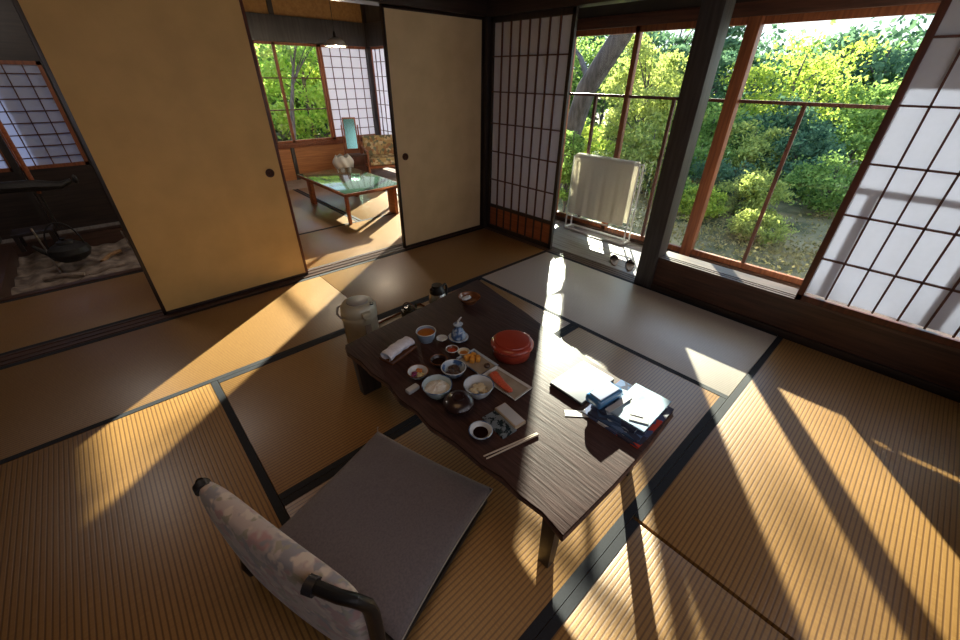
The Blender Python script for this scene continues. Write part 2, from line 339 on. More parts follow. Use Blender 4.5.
# wall behind the viewer with a wide paper window added to let fill light in
struct('wall_back', MB().b2((X0, Y0-.1, FL), (.9, Y0, .75)).b2((X0, Y0-.1, 1.75), (.9, Y0, 2.42)).b2((X0, Y0-.1, .75), (-3.3, Y0, 1.75)).b2((-.5, Y0-.1, .75), (.9, Y0, 1.75)), 'outer')
w = sempty('window_fill_back', 'added unseen paper window for fill light in the wall behind the viewer', (-1.9, Y0-.05, .75))
mb = MB()
for i in range(15): mb.box((-1.4+i*.2, 0, .5), (.014, .02, 1.0))
for i in range(6): mb.box((0, 0, i*.2), (2.8, .02, .014))
mb.build('lattice', 'kumiko', w); MB().box((0, -.02, .5), (2.8, .002, 1.0)).build('paper', 'paper', w)

# upper walls above the sliding-door head rails
struct('wall_front', MB().b2((X0, -.03, 1.90), (-.05, .09, 2.42)), 'plaster')
struct('wall_right', MB().b2((-.04, Y0, 1.95), (.04, -.05, 2.42)).b2((-.04, .05, 1.95), (.04, 1.0, 2.42)), 'plaster')
struct('trim_1', MB().b2((X0, -.05, 1.755), (-.05, .11, 1.90)), 'darkwood_x', 'dark head rail above the paper sliding doors', bevel=.004)
struct('trim_2', MB().b2((-.06, Y0, 1.755), (.06, -.05, 1.95)), 'darkwood_y', 'dark head rail above the veranda opening', bevel=.004)
struct('trim_3', MB().b2((X0, -.03, FL), (-.05, .10, .002)).b2((X0, -.022, .002), (-.05, -.002, .006)).b2((X0, .026, .002), (-.05, .044, .006)).b2((X0, .08, .002), (-.05, .10, .006)), 'track_x', 'grooved floor track under the paper sliding doors')
struct('trim_4', MB().b2((-.05, -1.76, FL), (.06, -.05, .002)).b2((-.03, -1.76, .002), (-.015, -.05, .006)).b2((.005, -1.76, .002), (.02, -.05, .006)).b2((.04, -1.76, .002), (.06, -.05, .006)), 'track', 'worn floor track between the mats and the veranda')
struct('trim_5', MB().b2((-.055, -.055, FL), (.055, .055, 2.42)), 'darkwood', 'dark corner post between fusuma and shoji', bevel=.005)
struct('trim_6', MB().b2((-.055, -1.885, FL), (.08, -1.755, 2.42)), 'pillar', 'grey dark pillar beside the veranda opening', bevel=.005)
# raised sill under the right windows
struct('trim_7', MB().b2((-.03, Y0, .0), (.04, -1.87, .226)), 'sillwood', 'dark brown board under the raised window sill', bevel=.003)
struct('baseboard_right', MB().b2((-.045, Y0, FL), (-.02, -1.87, .035)), 'darkwood_y')
struct('trim_8', MB().b2((-.033, Y0, .225), (.13, -1.87, .24)).b2((-.033, Y0, .24), (-.028, -1.87, .243)).b2((-.002, Y0, .24), (.006, -1.87, .243)).b2((.028, Y0, .24), (.042, -1.87, .243)).b2((.13, Y0, 0), (.15, -1.87, .24)), 'track', 'raised window sill with sliding grooves')
# veranda floor of narrow boards
mb = MB()
for i in range(8): mb.b2((.062+i*.0915, Y0, -.05), (.062+i*.0915+.0895, .75, -.004))
struct('floor_veranda', mb, 'engawa', bevel=.001, seg=1)
# outer window wall (plane x = XW)
struct('wall_outer', MB().b2((XW-.03, Y0, -.6), (XW+.04, YB, .0)).b2((XW-.03, Y0, 1.76), (XW+.04, .05, 2.02)).b2((XW-.03, .05, 1.98), (XW+.04, YB, 2.45)).b2((XW-.03, -.28, 0), (XW+.04, .74, 1.76)).b2((XW-.03, Y0-.1, 0), (XW+.04, Y0, 2.02)), 'outer')
struct('wall_veranda_divide', MB().b2((.06, .0, FL), (XW, .05, 2.45)), 'plaster')
struct('trim_9', MB().b2((XW-.05, Y0, 1.70), (XW+.05, .02, 1.78)), 'railwood', 'reddish head rail of the veranda windows', bevel=.003)
struct('trim_10', MB().b2((XW-.045, Y0, -.003), (XW+.05, .02, .03)), 'sillwood', 'sill rail under the veranda windows', bevel=.003)
struct('trim_19', MB().b2((XW-.06, -1.83, 0), (XW+.02, -1.745, 1.70)), 'redwood', 'thick red brown post between the veranda windows', bevel=.004)
def sash(n, y0, y1, x, label, thin=True, zt=1.70, zb=.03):
    w = sempty('window_%d' % n, label, (x, (y0+y1)/2, zb)); h = abs(y1-y0)/2; H = zt-zb
    f = MB()
    for s in (-1, 1): f.box((0, s*(h-.02), H/2), (.03, .04, H))
    f.box((0, 0, H-.02), (.03, 2*h, .045)); f.box((0, 0, .022), (.03, 2*h, .044))
    f.build('window_frame', 'redwood', w, bevel=.002)
    g = MB().box((0, 0, 1.21-zb), (.028, 2*h-.05, .022))
    if thin: g.box((0, 0, (1.21-zb)/2), (.026, .024, 1.21-zb))
    g.build('glazing_bar', 'kumiko', w)
    MB().box((0, 0, H/2), (.003, 2*h-.05, H-.05)).build('pane', 'glass', w)
sash(1, -.28, -.96, XW+.005, 'veranda window behind the drying rack')
sash(2, -.93, -1.80, XW-.028, 'veranda window behind the grey pillar')
sash(3, -1.76, -2.70, XW+.005, 'wide veranda window beside the big paper screen')
sash(4, -2.67, -3.70, XW-.028, 'veranda window hidden behind the paper screen')

# ------------------------------------------------------------------ sliding screens
def shoji(name, label, y0, y1, zb, zt, x, cols, rows, panel=None, group=None, axis='y', c0=None, c1=None):
    """shoji in plane x (axis y) or in plane y (axis x)"""
    W_ = abs(y1-y0); H = zt-zb
    root = empty(name, label, 'paper screen', (x, (y0+y1)/2, zb) if axis == 'y' else ((y0+y1)/2, x, zb), 0 if axis == 'y' else -PI/2, group)
    f = MB(); st = .03
    for s in (-1, 1): f.box((0, s*(W_/2-st/2), H/2), (.028, st, H))
    f.box((0, 0, H-.02), (.028, W_, .04)); f.box((0, 0, .02), (.028, W_, .04))
    pz = panel if panel else .04
    if panel: f.box((0, 0, panel), (.028, W_-.02, .028))
    f.build('frame', 'darkwood' if panel else 'reded', root, bevel=.002)
    k = MB(); yi = W_/2-st
    for i in range(1, cols): k.box((-.006, -yi+2*yi*i/cols, (pz+H)/2), (.014, .009, H-pz-.02))
    for z in rows: k.box((-.006, 0, z-zb), (.014, 2*yi, .009))
    k.build('lattice', 'kumiko', root)
    MB().box((.006, 0, (pz+H)/2), (.0015, 2*yi+.01, H-pz-.03)).build('paper', 'paper', root)
    if panel:
        MB().box((.004, 0, panel/2), (.008, 2*yi+.01, panel-.02)).build('lower_panel', 'panelwood', root)
        b = MB()
        for i in range(1, cols, 1): b.box((-.004, -yi+2*yi*i/cols, panel/2+.01), (.01, .012, panel-.04))
        b.build('panel_batten', 'darkwood', root)
    return root
shoji('shoji_screen', 'paper lattice screen with a low orange wood panel beside the corner post', -.06, -.90, .006, 1.755, -.005, 8, (1.487, 1.231, .984, .748, .495), panel=.235)
shoji('shoji_screen', 'large bright paper lattice screen standing on the raised window sill', -2.72, -3.69, .239, 1.755, -.015, 9, (.507, .752, 1.0, 1.25, 1.503))

def fusuma(label, x0, x1, y, paper, edge, pull_x):
    w = abs(x1-x0); root = empty('fusuma_panel', label, 'sliding door', ((x0+x1)/2, y, .006)); H = 1.749
    MB().box((0, 0, H/2), (w-.02, .018, H-.02)).build('paper_face', paper, root)
    f = MB()
    f.box((0, 0, H-.01), (w, .026, .02)); f.box((0, 0, .01), (w, .026, .02))
    f.box((-w/2+.009, 0, H/2), (.018, .026, H)); f.build('frame', 'lacquer', root, bevel=.002)
    MB().box((w/2-.009, 0, H/2), (.018, .026, H)).build('edge_stile', edge, root, bevel=.002)
    h = MB().lathe([(.0, -.004), (.020, -.004), (.022, .004), (.027, .005), (.028, 0)], seg=28)
    o = h.build('finger_pull', 'bronze', root, smooth=True); o.rotation_euler = (PI/2, 0, 0); o.location = (pull_x-(x0+x1)/2, -.0105, .772)
    MB().ball((0, 0, 0), .008, u=10, v=6).build('pull_stud', 'bronze', o, loc=(0, 0, -.003))
    return root
fusuma('golden paper sliding door standing left of the doorway', -2.82, -1.875, .035, 'fusuma_a', 'reded', -1.965)
fusuma('beige paper sliding door standing against the corner post', -1.005, -.058, .0, 'fusuma_b', 'lacquer', -.915)

# ------------------------------------------------------------------ tatami mats
def tatami(label, x, y, rz, l=1.82, w=.91, b=.030, m='tatami'):
    o = MB().box((0, 0, -.025), (l-.003, w-.003, .05)).build('tatami_mat', m, None, (x, y, 0), rz, bevel=.002)
    tag(o, label, 'tatami mat', 'tatami mats on the floor')
    for s in (-1, 1):
        MB().box((0, s*(w/2-b/2-.001), .0006), (l-.003, b, .0016)).build('border', 'heri', o)
    return o
T = tatami
T('straw mat against the golden door with a long sun streak on it', -2.73, -.47, 0, w=.88)
T('straw mat along the foot of the beige sliding door', -.94, -.47, 0, l=1.76, w=.88)
T('mat with painted sky sheen lying between the table and the pillar, along the veranda', -.48, -1.82, PI/2, w=.86, m='tatami_pale')
T('mat with black borders under the far half of the table', -1.82, -1.365, 0)
T('mat under the floor chair and the near half of the table', -1.82, -2.275, 0)
T('dim mat left of the floor chair crossed by the end of the sun streak', -3.185, -1.82, PI/2)
T('mat at the bottom right with two wide sun bands', -.94, -3.185, 0, l=1.74)
T('mat at the bottom behind the table corner, left of a thin seam', -2.73, -3.185, 0)
# next room
T('mat just past the doorway, largely covered in sunlight', -.93, .55, 0)
T('mat under the far room table', -.47, 1.92, PI/2, w=.90)
T('mat left of the far room table', -1.385, 1.92, PI/2)
struct('floor_next_room', MB().b2((-2.2, 2.84, FL), (XW-.03, YB, -.004)).b2((.02, .75, FL), (XW-.03, 2.84, -.004)).b2((-2.2, .10, FL), (-1.85, 2.84, -.004)), 'sole')
# hearth room
T('straw mat in front of the sunken hearth', -3.05, .54, 0, l=1.4, w=.86)

# ------------------------------------------------------------------ next room shell
struct('wall_divide', MB().b2((-2.25, .10, -.3), (-2.2, .95, 2.42)).b2((-2.25, 2.66, -.3), (-2.2, YB, 2.42)).b2((-2.25, .95, 1.76), (-2.2, 2.66, 2.42)), 'plaster')
mb = MB().b2((-2.2, YB, FL), (XW, YB+.06, .46)); struct('wall_far', mb, 'wainscot', 'low orange board wall under the far window')
struct('wall_far_upper', MB().b2((-2.2, YB, 1.98), (XW, YB+.06, 2.42)).b2((-2.2, YB, .46), (-.86, YB+.06, 1.98)), 'plaster')
struct('trim_11', MB().b2((-2.2, YB-.04, 1.70), (XW, YB+.07, 1.98)), 'pillar', 'dark lintel beam over the far window', bevel=.003)
struct('trim_12', MB().b2((XW-.06, .75, 1.70), (XW+.04, YB, 1.98)), 'pillar', 'dark lintel beam turning along the far room side windows', bevel=.003)
struct('trim_13', MB().b2((-.86, YB-.035, .44), (XW, YB+.07, .50)), 'redwood_y', 'brown sill rail under the far window', bevel=.003)
struct('trim_14', MB().b2((-.56, YB-.02, 1.98), (-.50, YB, 2.42)).b2((XW-.07, YB-.05, FL), (XW, YB+.02, 2.42)), 'darkwood', 'thin dark posts on the far ochre wall')
struct('trim_15', MB().b2((-.67, YB-.02, FL), (-.62, YB, .44)), 'pillar', 'grey post under the far window')
struct('trim_16', MB().b2((-.04, .82, FL), (.04, .89, 2.42)), 'darkwood', 'post at the end of the far room screen')
struct('wall_upper_far_room', MB().b2((-.04, .05, 1.75), (.04, 1.0, 1.95)), 'plaster')
w = sempty('window_5', 'green far window in the next room', (-.42, YB+.01, .50))
f = MB(); WW = .86
for s in (-1, 1): f.box((s*(WW/2-.015), 0, .60), (.03, .03, 1.20))
f.box((0, 0, 1.185), (WW, .03, .03)); f.box((0, 0, .015), (WW, .03, .03)); f.box((-.17, 0, .60), (.035, .03, 1.2))
f.build('window_frame', 'redwood', w)
MB().box((0, 0, .80), (WW, .02, .014)).box((0, 0, .42), (WW, .02, .014)).build('glazing_bar', 'kumiko', w)
MB().box((0, 0, .6), (WW-.04, .003, 1.17)).build('pane', 'glass', w)
def lattice_window(n, loc, rz, Wd, H, nx, nz, label):
    w = sempty('window_%d' % n, label, loc); w.rotation_euler.z = rz
    f = MB()
    for s in (-1, 1): f.box((s*(Wd/2-.015), 0, H/2), (.03, .03, H))
    f.box((0, 0, H-.015), (Wd, .03, .03)); f.box((0, 0, .015), (Wd, .03, .03)); f.build('window_frame', 'redwood', w)
    k = MB()
    for i in range(1, nx): k.box((-Wd/2+Wd*i/nx, -.004, H/2), (.009, .012, H))
    for i in range(1, nz): k.box((0, -.004, H*i/nz), (Wd, .012, .009))
    k.build('lattice', 'kumiko', w); MB().box((0, .006, H/2), (Wd-.03, .0015, H-.03)).build('paper', 'paper_dim' if n > 9 else 'paper', w)
lattice_window(6, (.40, YB+.01, .50), 0, .76, 1.20, 5, 9, 'paper lattice window right of the green far window')
lattice_window(7, (XW, 3.0, .03), -PI/2, .78, 1.67, 6, 9, 'paper lattice window on the side wall of the far room')
sash(8, 2.62, 2.08, XW, 'narrow far room side window', False); sash(9, 2.10, .74, XW-.03, 'wide far room side window', False)
shoji('shoji_screen', 'paper screen hidden along the far room veranda', .82, .06, .006, 1.755, 0, 8, (1.487, 1.231, .984, .748, .495), panel=.235)

# ------------------------------------------------------------------ hearth room
struct('wall_hearth', MB().b2((X0, 2.72, -.3), (-2.25, 2.8, .56)).b2((X0, 2.72, 1.42), (-2.25, 2.8, 2.42)).b2((-2.865, 2.72, .56), (-2.25, 2.8, 1.42)), 'darkwood_x')
lattice_window(10, (-3.11, 2.73, .56), 0, .50, .86, 4, 9, 'blue-white paper window above the hearth')
lattice_window(11, (-3.55, 2.73, .56), 0, .34, .86, 3, 9, 'second paper window beyond the slanted post')
struct('trim_17', MB().b2((-3.39, 2.66, 0), (-3.34, 2.73, 2.42)), 'darkwood', 'dark post between the hearth room windows')
struct('trim_18', MB().b2((X0, .97, -.26), (-2.25, 1.03, .012)).b2((X0, 2.30, -.26), (-2.25, 2.42, .02)).b2((X0, 1.03, -.26), (-3.62, 2.3, .02)).b2((-2.55, 1.03, -.26), (-2.25, 2.3, .02)), 'track_x', 'wooden rim around the sunken hearth', bevel=.003)
struct('floor_hearth_room', MB().b2((X0, 2.42, -.26), (-2.25, 2.72, -.02)), 'engawa')
def ashz(u, v):
    x = -3.63+u*1.09; y = 1.02+v*1.29
    return (x, y, -.10+.015*math.sin(9*x+3*y)+.012*math.sin(23*y-7*x)+.008*math.sin(41*x))
tag(MB().grid(ashz, 40, 40).build('hearth_ash', 'ash', smooth=True, solid=.02), 'grey brown ash filling the sunken hearth', 'ash', kind='stuff')
k = empty('iron_kettle', 'black iron kettle hanging over the ash of the hearth', 'kettle', (-3.225, 1.62, .0)); k.scale = (1.15, 1.15, 1.15)
MB().lathe([(0, 0), (.07, 0), (.105, .025), (.12, .06), (.11, .095), (.07, .118), (.05, .122), (.05, .128), (0, .13)], seg=36).build('body', 'iron', k, smooth=True)
MB().lathe([(0, .128), (.048, .128), (.045, .138), (.012, .143), (.010, .15), (.016, .158), (0, .164)], seg=24).build('lid', 'iron', k, smooth=True)
MB().tube([(-.105, 0, .07), (-.14, .01, .10), (-.165, .015, .135)], .018, rs=[.022, .016, .010]).build('spout', 'iron', k, smooth=True)
pts = [(.095*math.cos(a), 0, .10+.17*math.sin(a)) for a in [PI*i/16 for i in range(17)]]
MB().tube(pts, .005).build('handle', 'iron', k, smooth=True)
h = empty('pot_hook', 'dark adjustable hook with an orange brown pole above the kettle', 'pot hook', (-3.21, 1.62, .27))
MB().tube([(.012, 0, .005), (.02, 0, -.008), (0, 0, -.014), (-.012, 0, .0), (0, 0, .03), (0, 0, .28)], .006).build('hook', 'iron', h, smooth=True)
MB().tube([(0, 0, .27), (0, 0, 2.15)], .014).build('pole', 'panelwood', h, smooth=True)
MB().tube([(-.30, 0, .30), (-.2, 0, .34), (0, 0, .33), (.14, 0, .31), (.21, 0, .34)], .04, rs=[.03, .05, .055, .035, .02], flat=.8).build('cross_bar', 'iron', h, smooth=True)
MB().ball((.235, 0, .345), .035, (.5, .6, 1)).build('bar_tail', 'iron', h, smooth=True)
r_ = MB().tube([(-3.34, 1.60, -.09), (-3.36, 1.60, .30)], .007); tag(r_.build('fire_tong', 'steel', smooth=True), 'thin bright metal tongs stuck in the ash left of the kettle', 'tongs')
r_ = MB().tube([(-2.84, 1.9, -.09), (-2.86, 1.9, .09)], .006); tag(r_.build('fire_stick', 'steel', smooth=True), 'short metal stick standing in the ash right of the kettle', 'stick')
r_ = MB().box((0, 0, .045), (.09, .09, .09)); tag(r_.build('charcoal_box', 'basket', loc=(-2.79, 1.86, -.105), bevel=.006), 'small brown box in the right corner of the hearth', 'box')
for i, (x, y, a, lb) in enumerate([(-3.05, 1.40, .5, 'charred stick lying right under the kettle'), (-3.32, 1.45, -.3, 'charred stick lying left under the kettle'), (-3.0, 1.75, 1.0, 'pale split log behind the kettle in the ash')]):
    o = MB().tube([(-.13, 0, 0), (0, .01, .01), (.13, 0, 0)], .016, seg=7).build('firewood_stick', 'basket' if i == 2 else 'ash', loc=(x, y, -.075), rz=a); tag(o, lb, 'firewood', 'sticks in the hearth')
r_ = empty('low_stool', 'dark low wooden stand at the left end of the hearth', 'stand', (-3.42, 2.12, .02))
MB().box((0, 0, .14), (.26, .22, .025)).build('top', 'darkwood', r_, bevel=.003)
for a in (-1, 1):
    for b in (-1, 1): MB().box((a*.11, b*.09, .065), (.03, .03, .13)).build('leg', 'darkwood', r_)

# ------------------------------------------------------------------ low live-edge table
ZT = .33
outline = [(-2.268, -1.522), (-2.285, -1.58), (-2.272, -1.67), (-2.277, -1.76), (-2.262, -1.87), (-2.275, -1.97), (-2.263, -2.07), (-2.270, -2.15), (-2.250, -2.26), (-2.246, -2.38),
           (-2.230, -2.46), (-2.235, -2.53), (-2.226, -2.61), (-2.236, -2.69), (-2.0, -2.697), (-1.8, -2.695), (-1.585, -2.682), (-1.577, -2.56), (-1.560, -2.42), (-1.548, -2.32), (-1.530, -2.21), (-1.50, -2.05), (-1.457, -1.86), (-1.425, -1.65), (-1.383, -1.418),
           (-1.6, -1.445), (-1.85, -1.475), (-2.1, -1.50)]
TC = (-1.9, -2.08)
t = empty('low_table', 'dark low wooden table with a natural wavy edge, set for a meal', 'table', (TC[0], TC[1], 0))
P = [(x-TC[0], y-TC[1]) for x, y in outline]
MB().prism(P, ZT-.010, ZT).build('tabletop', 'table', t, bevel=.003)
n = len(P); mb = MB()
rings = [(1.0, ZT-.010), (1.008, ZT-.018), (.992, ZT-.030), (.94, ZT-.038)]
vs = []
for sc, z in rings:
    for i, p in enumerate(P):
        j = .004*math.sin(i*2.3)*(1 if sc < 1 else 0); vs.append((p[0]*sc+j, p[1]*sc+j, z))
fs = [(k*n+i, k*n+(i+1) % n, (k+1)*n+(i+1) % n, (k+1)*n+i) for k in range(3) for i in range(n)]+[tuple(range(3*n, 4*n))]
mb.add(vs, fs).build('bark_edge', 'bark_edge', t, smooth=True, ang=60)
for x, y, a, b in ((-2.175, -1.495, .028, .060), (-1.50, -1.50, .028, .055), (-1.66, -2.61, .026, .022), (-2.165, -2.615, .026, .022)):
    mb = MB(); vs = []
    for z, s in ((0, .8), (ZT-.039, 1)): vs += [(-a*s, -b*s, z), (a*s, -b*s, z), (a*s, b*s, z), (-a*s, b*s, z)]
    mb.add(vs, [(3, 2, 1, 0), (4, 5, 6, 7)]+[(i, (i+1) % 4, 4+(i+1) % 4, 4+i) for i in range(4)]).build('leg', 'darkwood', t, (x-TC[0], y-TC[1], 0), PI/2, bevel=.003)

# ------------------------------------------------------------------ floor chair
ch = empty('floor_chair', 'legless floor chair with a floral padded back and black tube frame', 'chair', (-2.785, -2.27, 0), math.atan2(.314, .95))
def sup(a, b, e):  # superellipse helper
    return math.copysign(abs(a)**e, a), math.copysign(abs(b)**e, b)
def backrest(u, v):
    # v around the cross-section, u along the width
    w = (u-.5)*2; edge = (1-abs(w)**6)**.35; th = .033*max(edge, .02); q = 2*PI*v
    cx, cz = sup(math.cos(q), math.sin(q), .55)
    h = .195*(.9+.1*edge); lean = -.015
    zc = .275; z = zc+cz*h; x = cx*th*(1.0+.12*math.sin(w*2+1))+lean*(z-.1)/.4-.008*math.cos(w*PI*.5)*1
    return (x+.0, w*(.272 if z > .3 else .272-.03*(.3-z)/.2)+.004, z)
MB().grid(backrest, 36, 28).build('backrest', 'floral', ch, smooth=True, ang=80)
MB().box((.29, 0, .030), (.53, .53, .024)).build('seat_board', 'black', ch, bevel=.006)
for s in (-1, 1):
    pts = [(.50, s*.21, .012), (.25, s*.23, .012), (.06, s*.245, .012), (.01, s*.258, .014), (-.018, s*.262, .03), (-.020, s*.268, .06), (.0, s*.268, .15), (.0, s*.278, .30), (.0, s*.281, .39), (-.004, s*.280, .430), (-.016, s*.264, .455)]
    if s < 0: pts += [(-.028, -.235, .462), (-.040, -.185, .468)]
    MB().tube(pts, .018, seg=12, flat=.75).build('frame_tube', 'black', ch, smooth=True)
    MB().tube([pts[-1], (pts[-1][0]-.005, pts[-1][1]-s*.022, pts[-1][2])], .020, seg=12, flat=.8).build('end_cap', 'darkplastic', ch, smooth=True)
cu = empty('seat_cushion', 'square charcoal cushion lying on the floor chair seat', 'cushion', (-2.785+.95*.315-.0, -2.27+.314*.315, .046), math.atan2(.314, .95))
def cush(u, v, top):
    a, b = (u-.5)*2, (v-.5)*2
    e = max(0, (1-abs(a)**4))*max(0, (1-abs(b)**4)); pin = 1-.03*(1-abs(b)**2)*abs(a)**3
    px = a*.262*(1-.035*(1-b*b)); py = b*.272*(1-.035*(1-a*a))
    h = .040*(e**.36)*(1+.05*math.sin(5*a+3*b)+.04*math.sin(9*b-2*a)*abs(b)+.05*math.sin(14*a+9*b)*abs(a*b))
    return (px, py, .030+(h if top else -h*.75))
MB().grid(lambda u, v: cush(u, v, True), 40, 40).grid(lambda u, v: cush(u, v, False), 40, 40).build('cushion_cover', 'cushion', cu, smooth=True, ang=80)
pp = []
for i in range(41): q = cush(i/40, 0, True); pp.append((q[0], q[1]-.001, q[2]))
for i in range(1, 41): q = cush(1, i/40, True); pp.append((q[0]+.001, q[1], q[2]))
MB().tube(pp, .0022, seg=6).build('piping', 'piping', cu, smooth=True)
MB().tube([(.262, .270, .032), (.275, .283, .038), (.283, .285, .030)], .0015, seg=5).build('corner_thread', 'piping', cu)

# ------------------------------------------------------------------ things on the table
def bowl(name, label, cat, x, y, r, h, m, foot=.45, wall=.0045, flare=.6, z=ZT, group=None, rim=None):
    o = empty(name, label, cat, (x, y, z), 0, group)
    prof = [(r*foot, 0), (r*foot, .006)]
    for i in range(9): a = i/8; prof.append((r*(foot+(1-foot)*a**flare), .006+(h-.006)*a**1.25))
    inner = [(p[0]-wall, p[1]+wall*.4) for p in prof[:1:-1]]; inner[0] = (r-wall, h)
    prof = prof+inner+[(0, .006+wall)]
    MB().lathe(prof, seg=36).build('bowl_body', m, o, smooth=True, ang=50)
    if rim: MB().tube([((r-.0015)*math.cos(a), (r-.0015)*math.sin(a), h) for a in [2*PI*i/40 for i in range(40)]], .0018, seg=6, closed=True).build('rim', rim, o, smooth=True)
    return o
def fill(name, label, cat, x, y, r, z, m, dome=.006, jit=.0, kind='stuff'):
    def fn(u, v):
        a = 2*PI*u; q = v*r; return (q*math.cos(a), q*math.sin(a), dome*(1-v*v)+(jit*(math.sin(9*a+13*v)*math.sin(17*v+3*a)) if .02 < v < .95 else 0))
    return tag(MB().grid(fn, 36, 10).build(name, m, loc=(x, y, z), smooth=True, ang=80), label, cat, kind=kind)
def lumps(name, label, cat, x, y, r, z, m, n_, size, sc=(1, 1, .6)):
    mb = MB()
    for i in range(n_):
        a = R.uniform(0, 2*PI); q = r*math.sqrt(R.random())
        mb.ball((q*math.cos(a), q*math.sin(a), R.uniform(0, size*.7)), size*R.uniform(.7, 1.2), sc, 8, 6, .12)
    return tag(mb.build(name, m, loc=(x, y, z), smooth=True, ang=70), label, cat, kind='stuff')

bowl('rice_bowl', 'pale blue rice bowl nearest the left table edge', 'bowl', -2.158, -2.050, .056, .052, 'celadon', rim='porcb')
fill('rice', 'mound of white rice in the pale blue bowl', 'rice', -2.158, -2.050, .048, ZT+.033, 'rice', .018, .003)
bowl('salad_bowl', 'fluted white bowl beside the black lidded bowl', 'bowl', -2.043, -2.150, .056, .050, 'porc', rim='porcb')
lumps('salad_food', 'cream coloured salad heaped in the fluted white bowl', 'food', -2.045, -2.152, .026, ZT+.026, 'tofu', 26, .010)
bowl('simmered_dish_bowl', 'blue and white bowl holding dark simmered food', 'bowl', -2.040, -2.000, .050, .040, 'porcb', rim='porc')
lumps('simmered_food', 'dark brown simmered food in the blue and white bowl', 'food', -2.040, -2.000, .026, ZT+.018, 'simmer', 22, .010)
bowl('pickle_bowl', 'small brown rimmed bowl of pickles at the left of the bowls', 'bowl', -2.152, -1.915, .042, .030, 'porc', rim='brownpot')
for dx, dy, m_, lb in ((-.014, .008, 'pickle1', 'purple pickles in the left half of the pickle bowl'), (.013, .012, 'pickle2', 'orange pickles in the pickle bowl'), (.004, -.015, 'pickle3', 'pale yellow pickles in the pickle bowl')):
    lumps('pickles', lb, 'pickles', -2.152+dx, -1.915+dy, .011, ZT+.014, m_, 9, .007)
bowl('sauce_bowl', 'small empty looking dark bowl with a tan rim', 'bowl', -2.045, -1.910, .037, .028, 'darklac', rim='brownpot')
fill('broth', 'dark broth in the small dark bowl', 'broth', -2.045, -1.910, .031, ZT+.018, 'soy', 0)
bowl('condiment_cup', 'tiny brown cup touching the yellow condiment cup', 'cup', -1.957, -1.888, .028, .028, 'brownpot', rim='porc')
fill('red_relish', 'dark red relish in the tiny brown cup', 'relish', -1.957, -1.888, .022, ZT+.018, 'salmon', .002, .001)
bowl('condiment_cup', 'tiny pale cup beside the square egg plate', 'cup', -1.930, -1.932, .026, .026, 'tofu', rim='porc')
fill('orange_relish', 'orange relish in the tiny pale cup', 'relish', -1.930, -1.932, .020, ZT+.017, 'gravy', .002, .001)
# black lidded soup bowl
o = bowl('soup_bowl', 'black lacquer soup bowl with its lid on', 'bowl', -2.150, -2.163, .056, .040, 'darklac')
MB().lathe([(.052, .038), (.054, .042), (.045, .056), (.022, .062), (.020, .062), (.019, .069), (.022, .070), (.018, .070), (.016, .064), (0, .063)], seg=36).build('lid', 'darklac', o, smooth=True, ang=50)
# soy dish
bowl('soy_dish', 'small white dish of soy sauce nearest the chair', 'dish', -2.170, -2.300, .040, .026, 'porc', rim='porcb')
fill('soy_sauce', 'black soy sauce in the small white dish', 'soy sauce', -2.170, -2.300, .025, ZT+.016, 'soy', 0)
# tea cup
bowl('tea_cup', 'grey blue tea cup filled with amber tea', 'cup', -1.978, -1.730, .045, .050, 'cupglaze', foot=.62, flare=.5, rim='porc')
fill('tea', 'amber tea inside the grey blue cup', 'tea', -1.978, -1.730, .038, ZT+.040, 'tea', 0)
bowl('cup_saucer', 'small pale dish tucked behind the tea cup', 'dish', -1.925, -1.775, .026, .012, 'porc')
# bottle on its dish
bowl('bottle_dish', 'white dish under the blue soy bottle', 'dish', -1.868, -1.822, .046, .016, 'porc', rim='porcb')
o = empty('soy_bottle', 'blue and white soy sauce bottle with a curved stopper', 'bottle', (-1.868, -1.822, ZT+.0105))
MB().lathe([(0, 0), (.028, 0), (.034, .010), (.031, .03), (.019, .05), (.012, .058), (.012, .064), (.020, .068), (.022, .074), (.012, .078), (0, .079)], seg=32).build('body', 'porcb', o, smooth=True, ang=50)
MB().tube([(0, 0, .078), (0, 0, .088), (.006, -.003, .098), (.016, -.005, .106)], .004, rs=[.006, .0045, .004, .003]).build('stopper', 'porc', o, smooth=True)
# wooden bowl with wet towel at the back corner
bowl('wooden_bowl', 'round red brown wooden bowl at the far corner of the table', 'bowl', -1.600, -1.590, .060, .032, 'brownpot', foot=.6)
tag(MB().ball((0, 0, 0), .020, (1.4, .8, .55), 12, 8, .1).build('tea_sweet', 'porc', loc=(-1.612, -1.582, ZT+.024), smooth=True), 'crumpled white wrapper in the red brown bowl', 'wrapper')
# hand towel on woven tray
o = empty('towel_tray', 'small woven brown tray under the rolled hand towel', 'tray', (-2.128, -1.735, ZT), .25)
MB().box((0, 0, .006), (.15, .075, .008)).build('base', 'brownpot', o, bevel=.003)
MB().tube([(-.074, -.036, .013), (.074, -.036, .013), (.074, .036, .013), (-.074, .036, .013)], .004, seg=6, closed=True).build('rim', 'bark_edge', o)
def roll(u, v):
    a = 2*PI*v; x = (u-.5)*.145; r = .026*(1+.05*math.sin(20*u)+.04*math.sin(3*a)); return (x, r*1.15*math.cos(a), .028+.006*math.sin(u*PI)+r*.72*math.sin(a))
tag(MB().grid(roll, 30, 20).build('rolled_hand_towel', 'towel2', loc=(-2.128, -1.735, ZT), rz=.25, smooth=True, ang=80), 'rolled white hand towel on the woven tray', 'towel')
# chopstick rest
tag(MB().box((0, 0, .009), (.052, .026, .018)).build('chopstick_rest', 'porc', loc=(-2.214, -1.968, ZT), rz=.1, bevel=.006), 'small white block by the left edge, next to the rice bowl', 'chopstick rest')
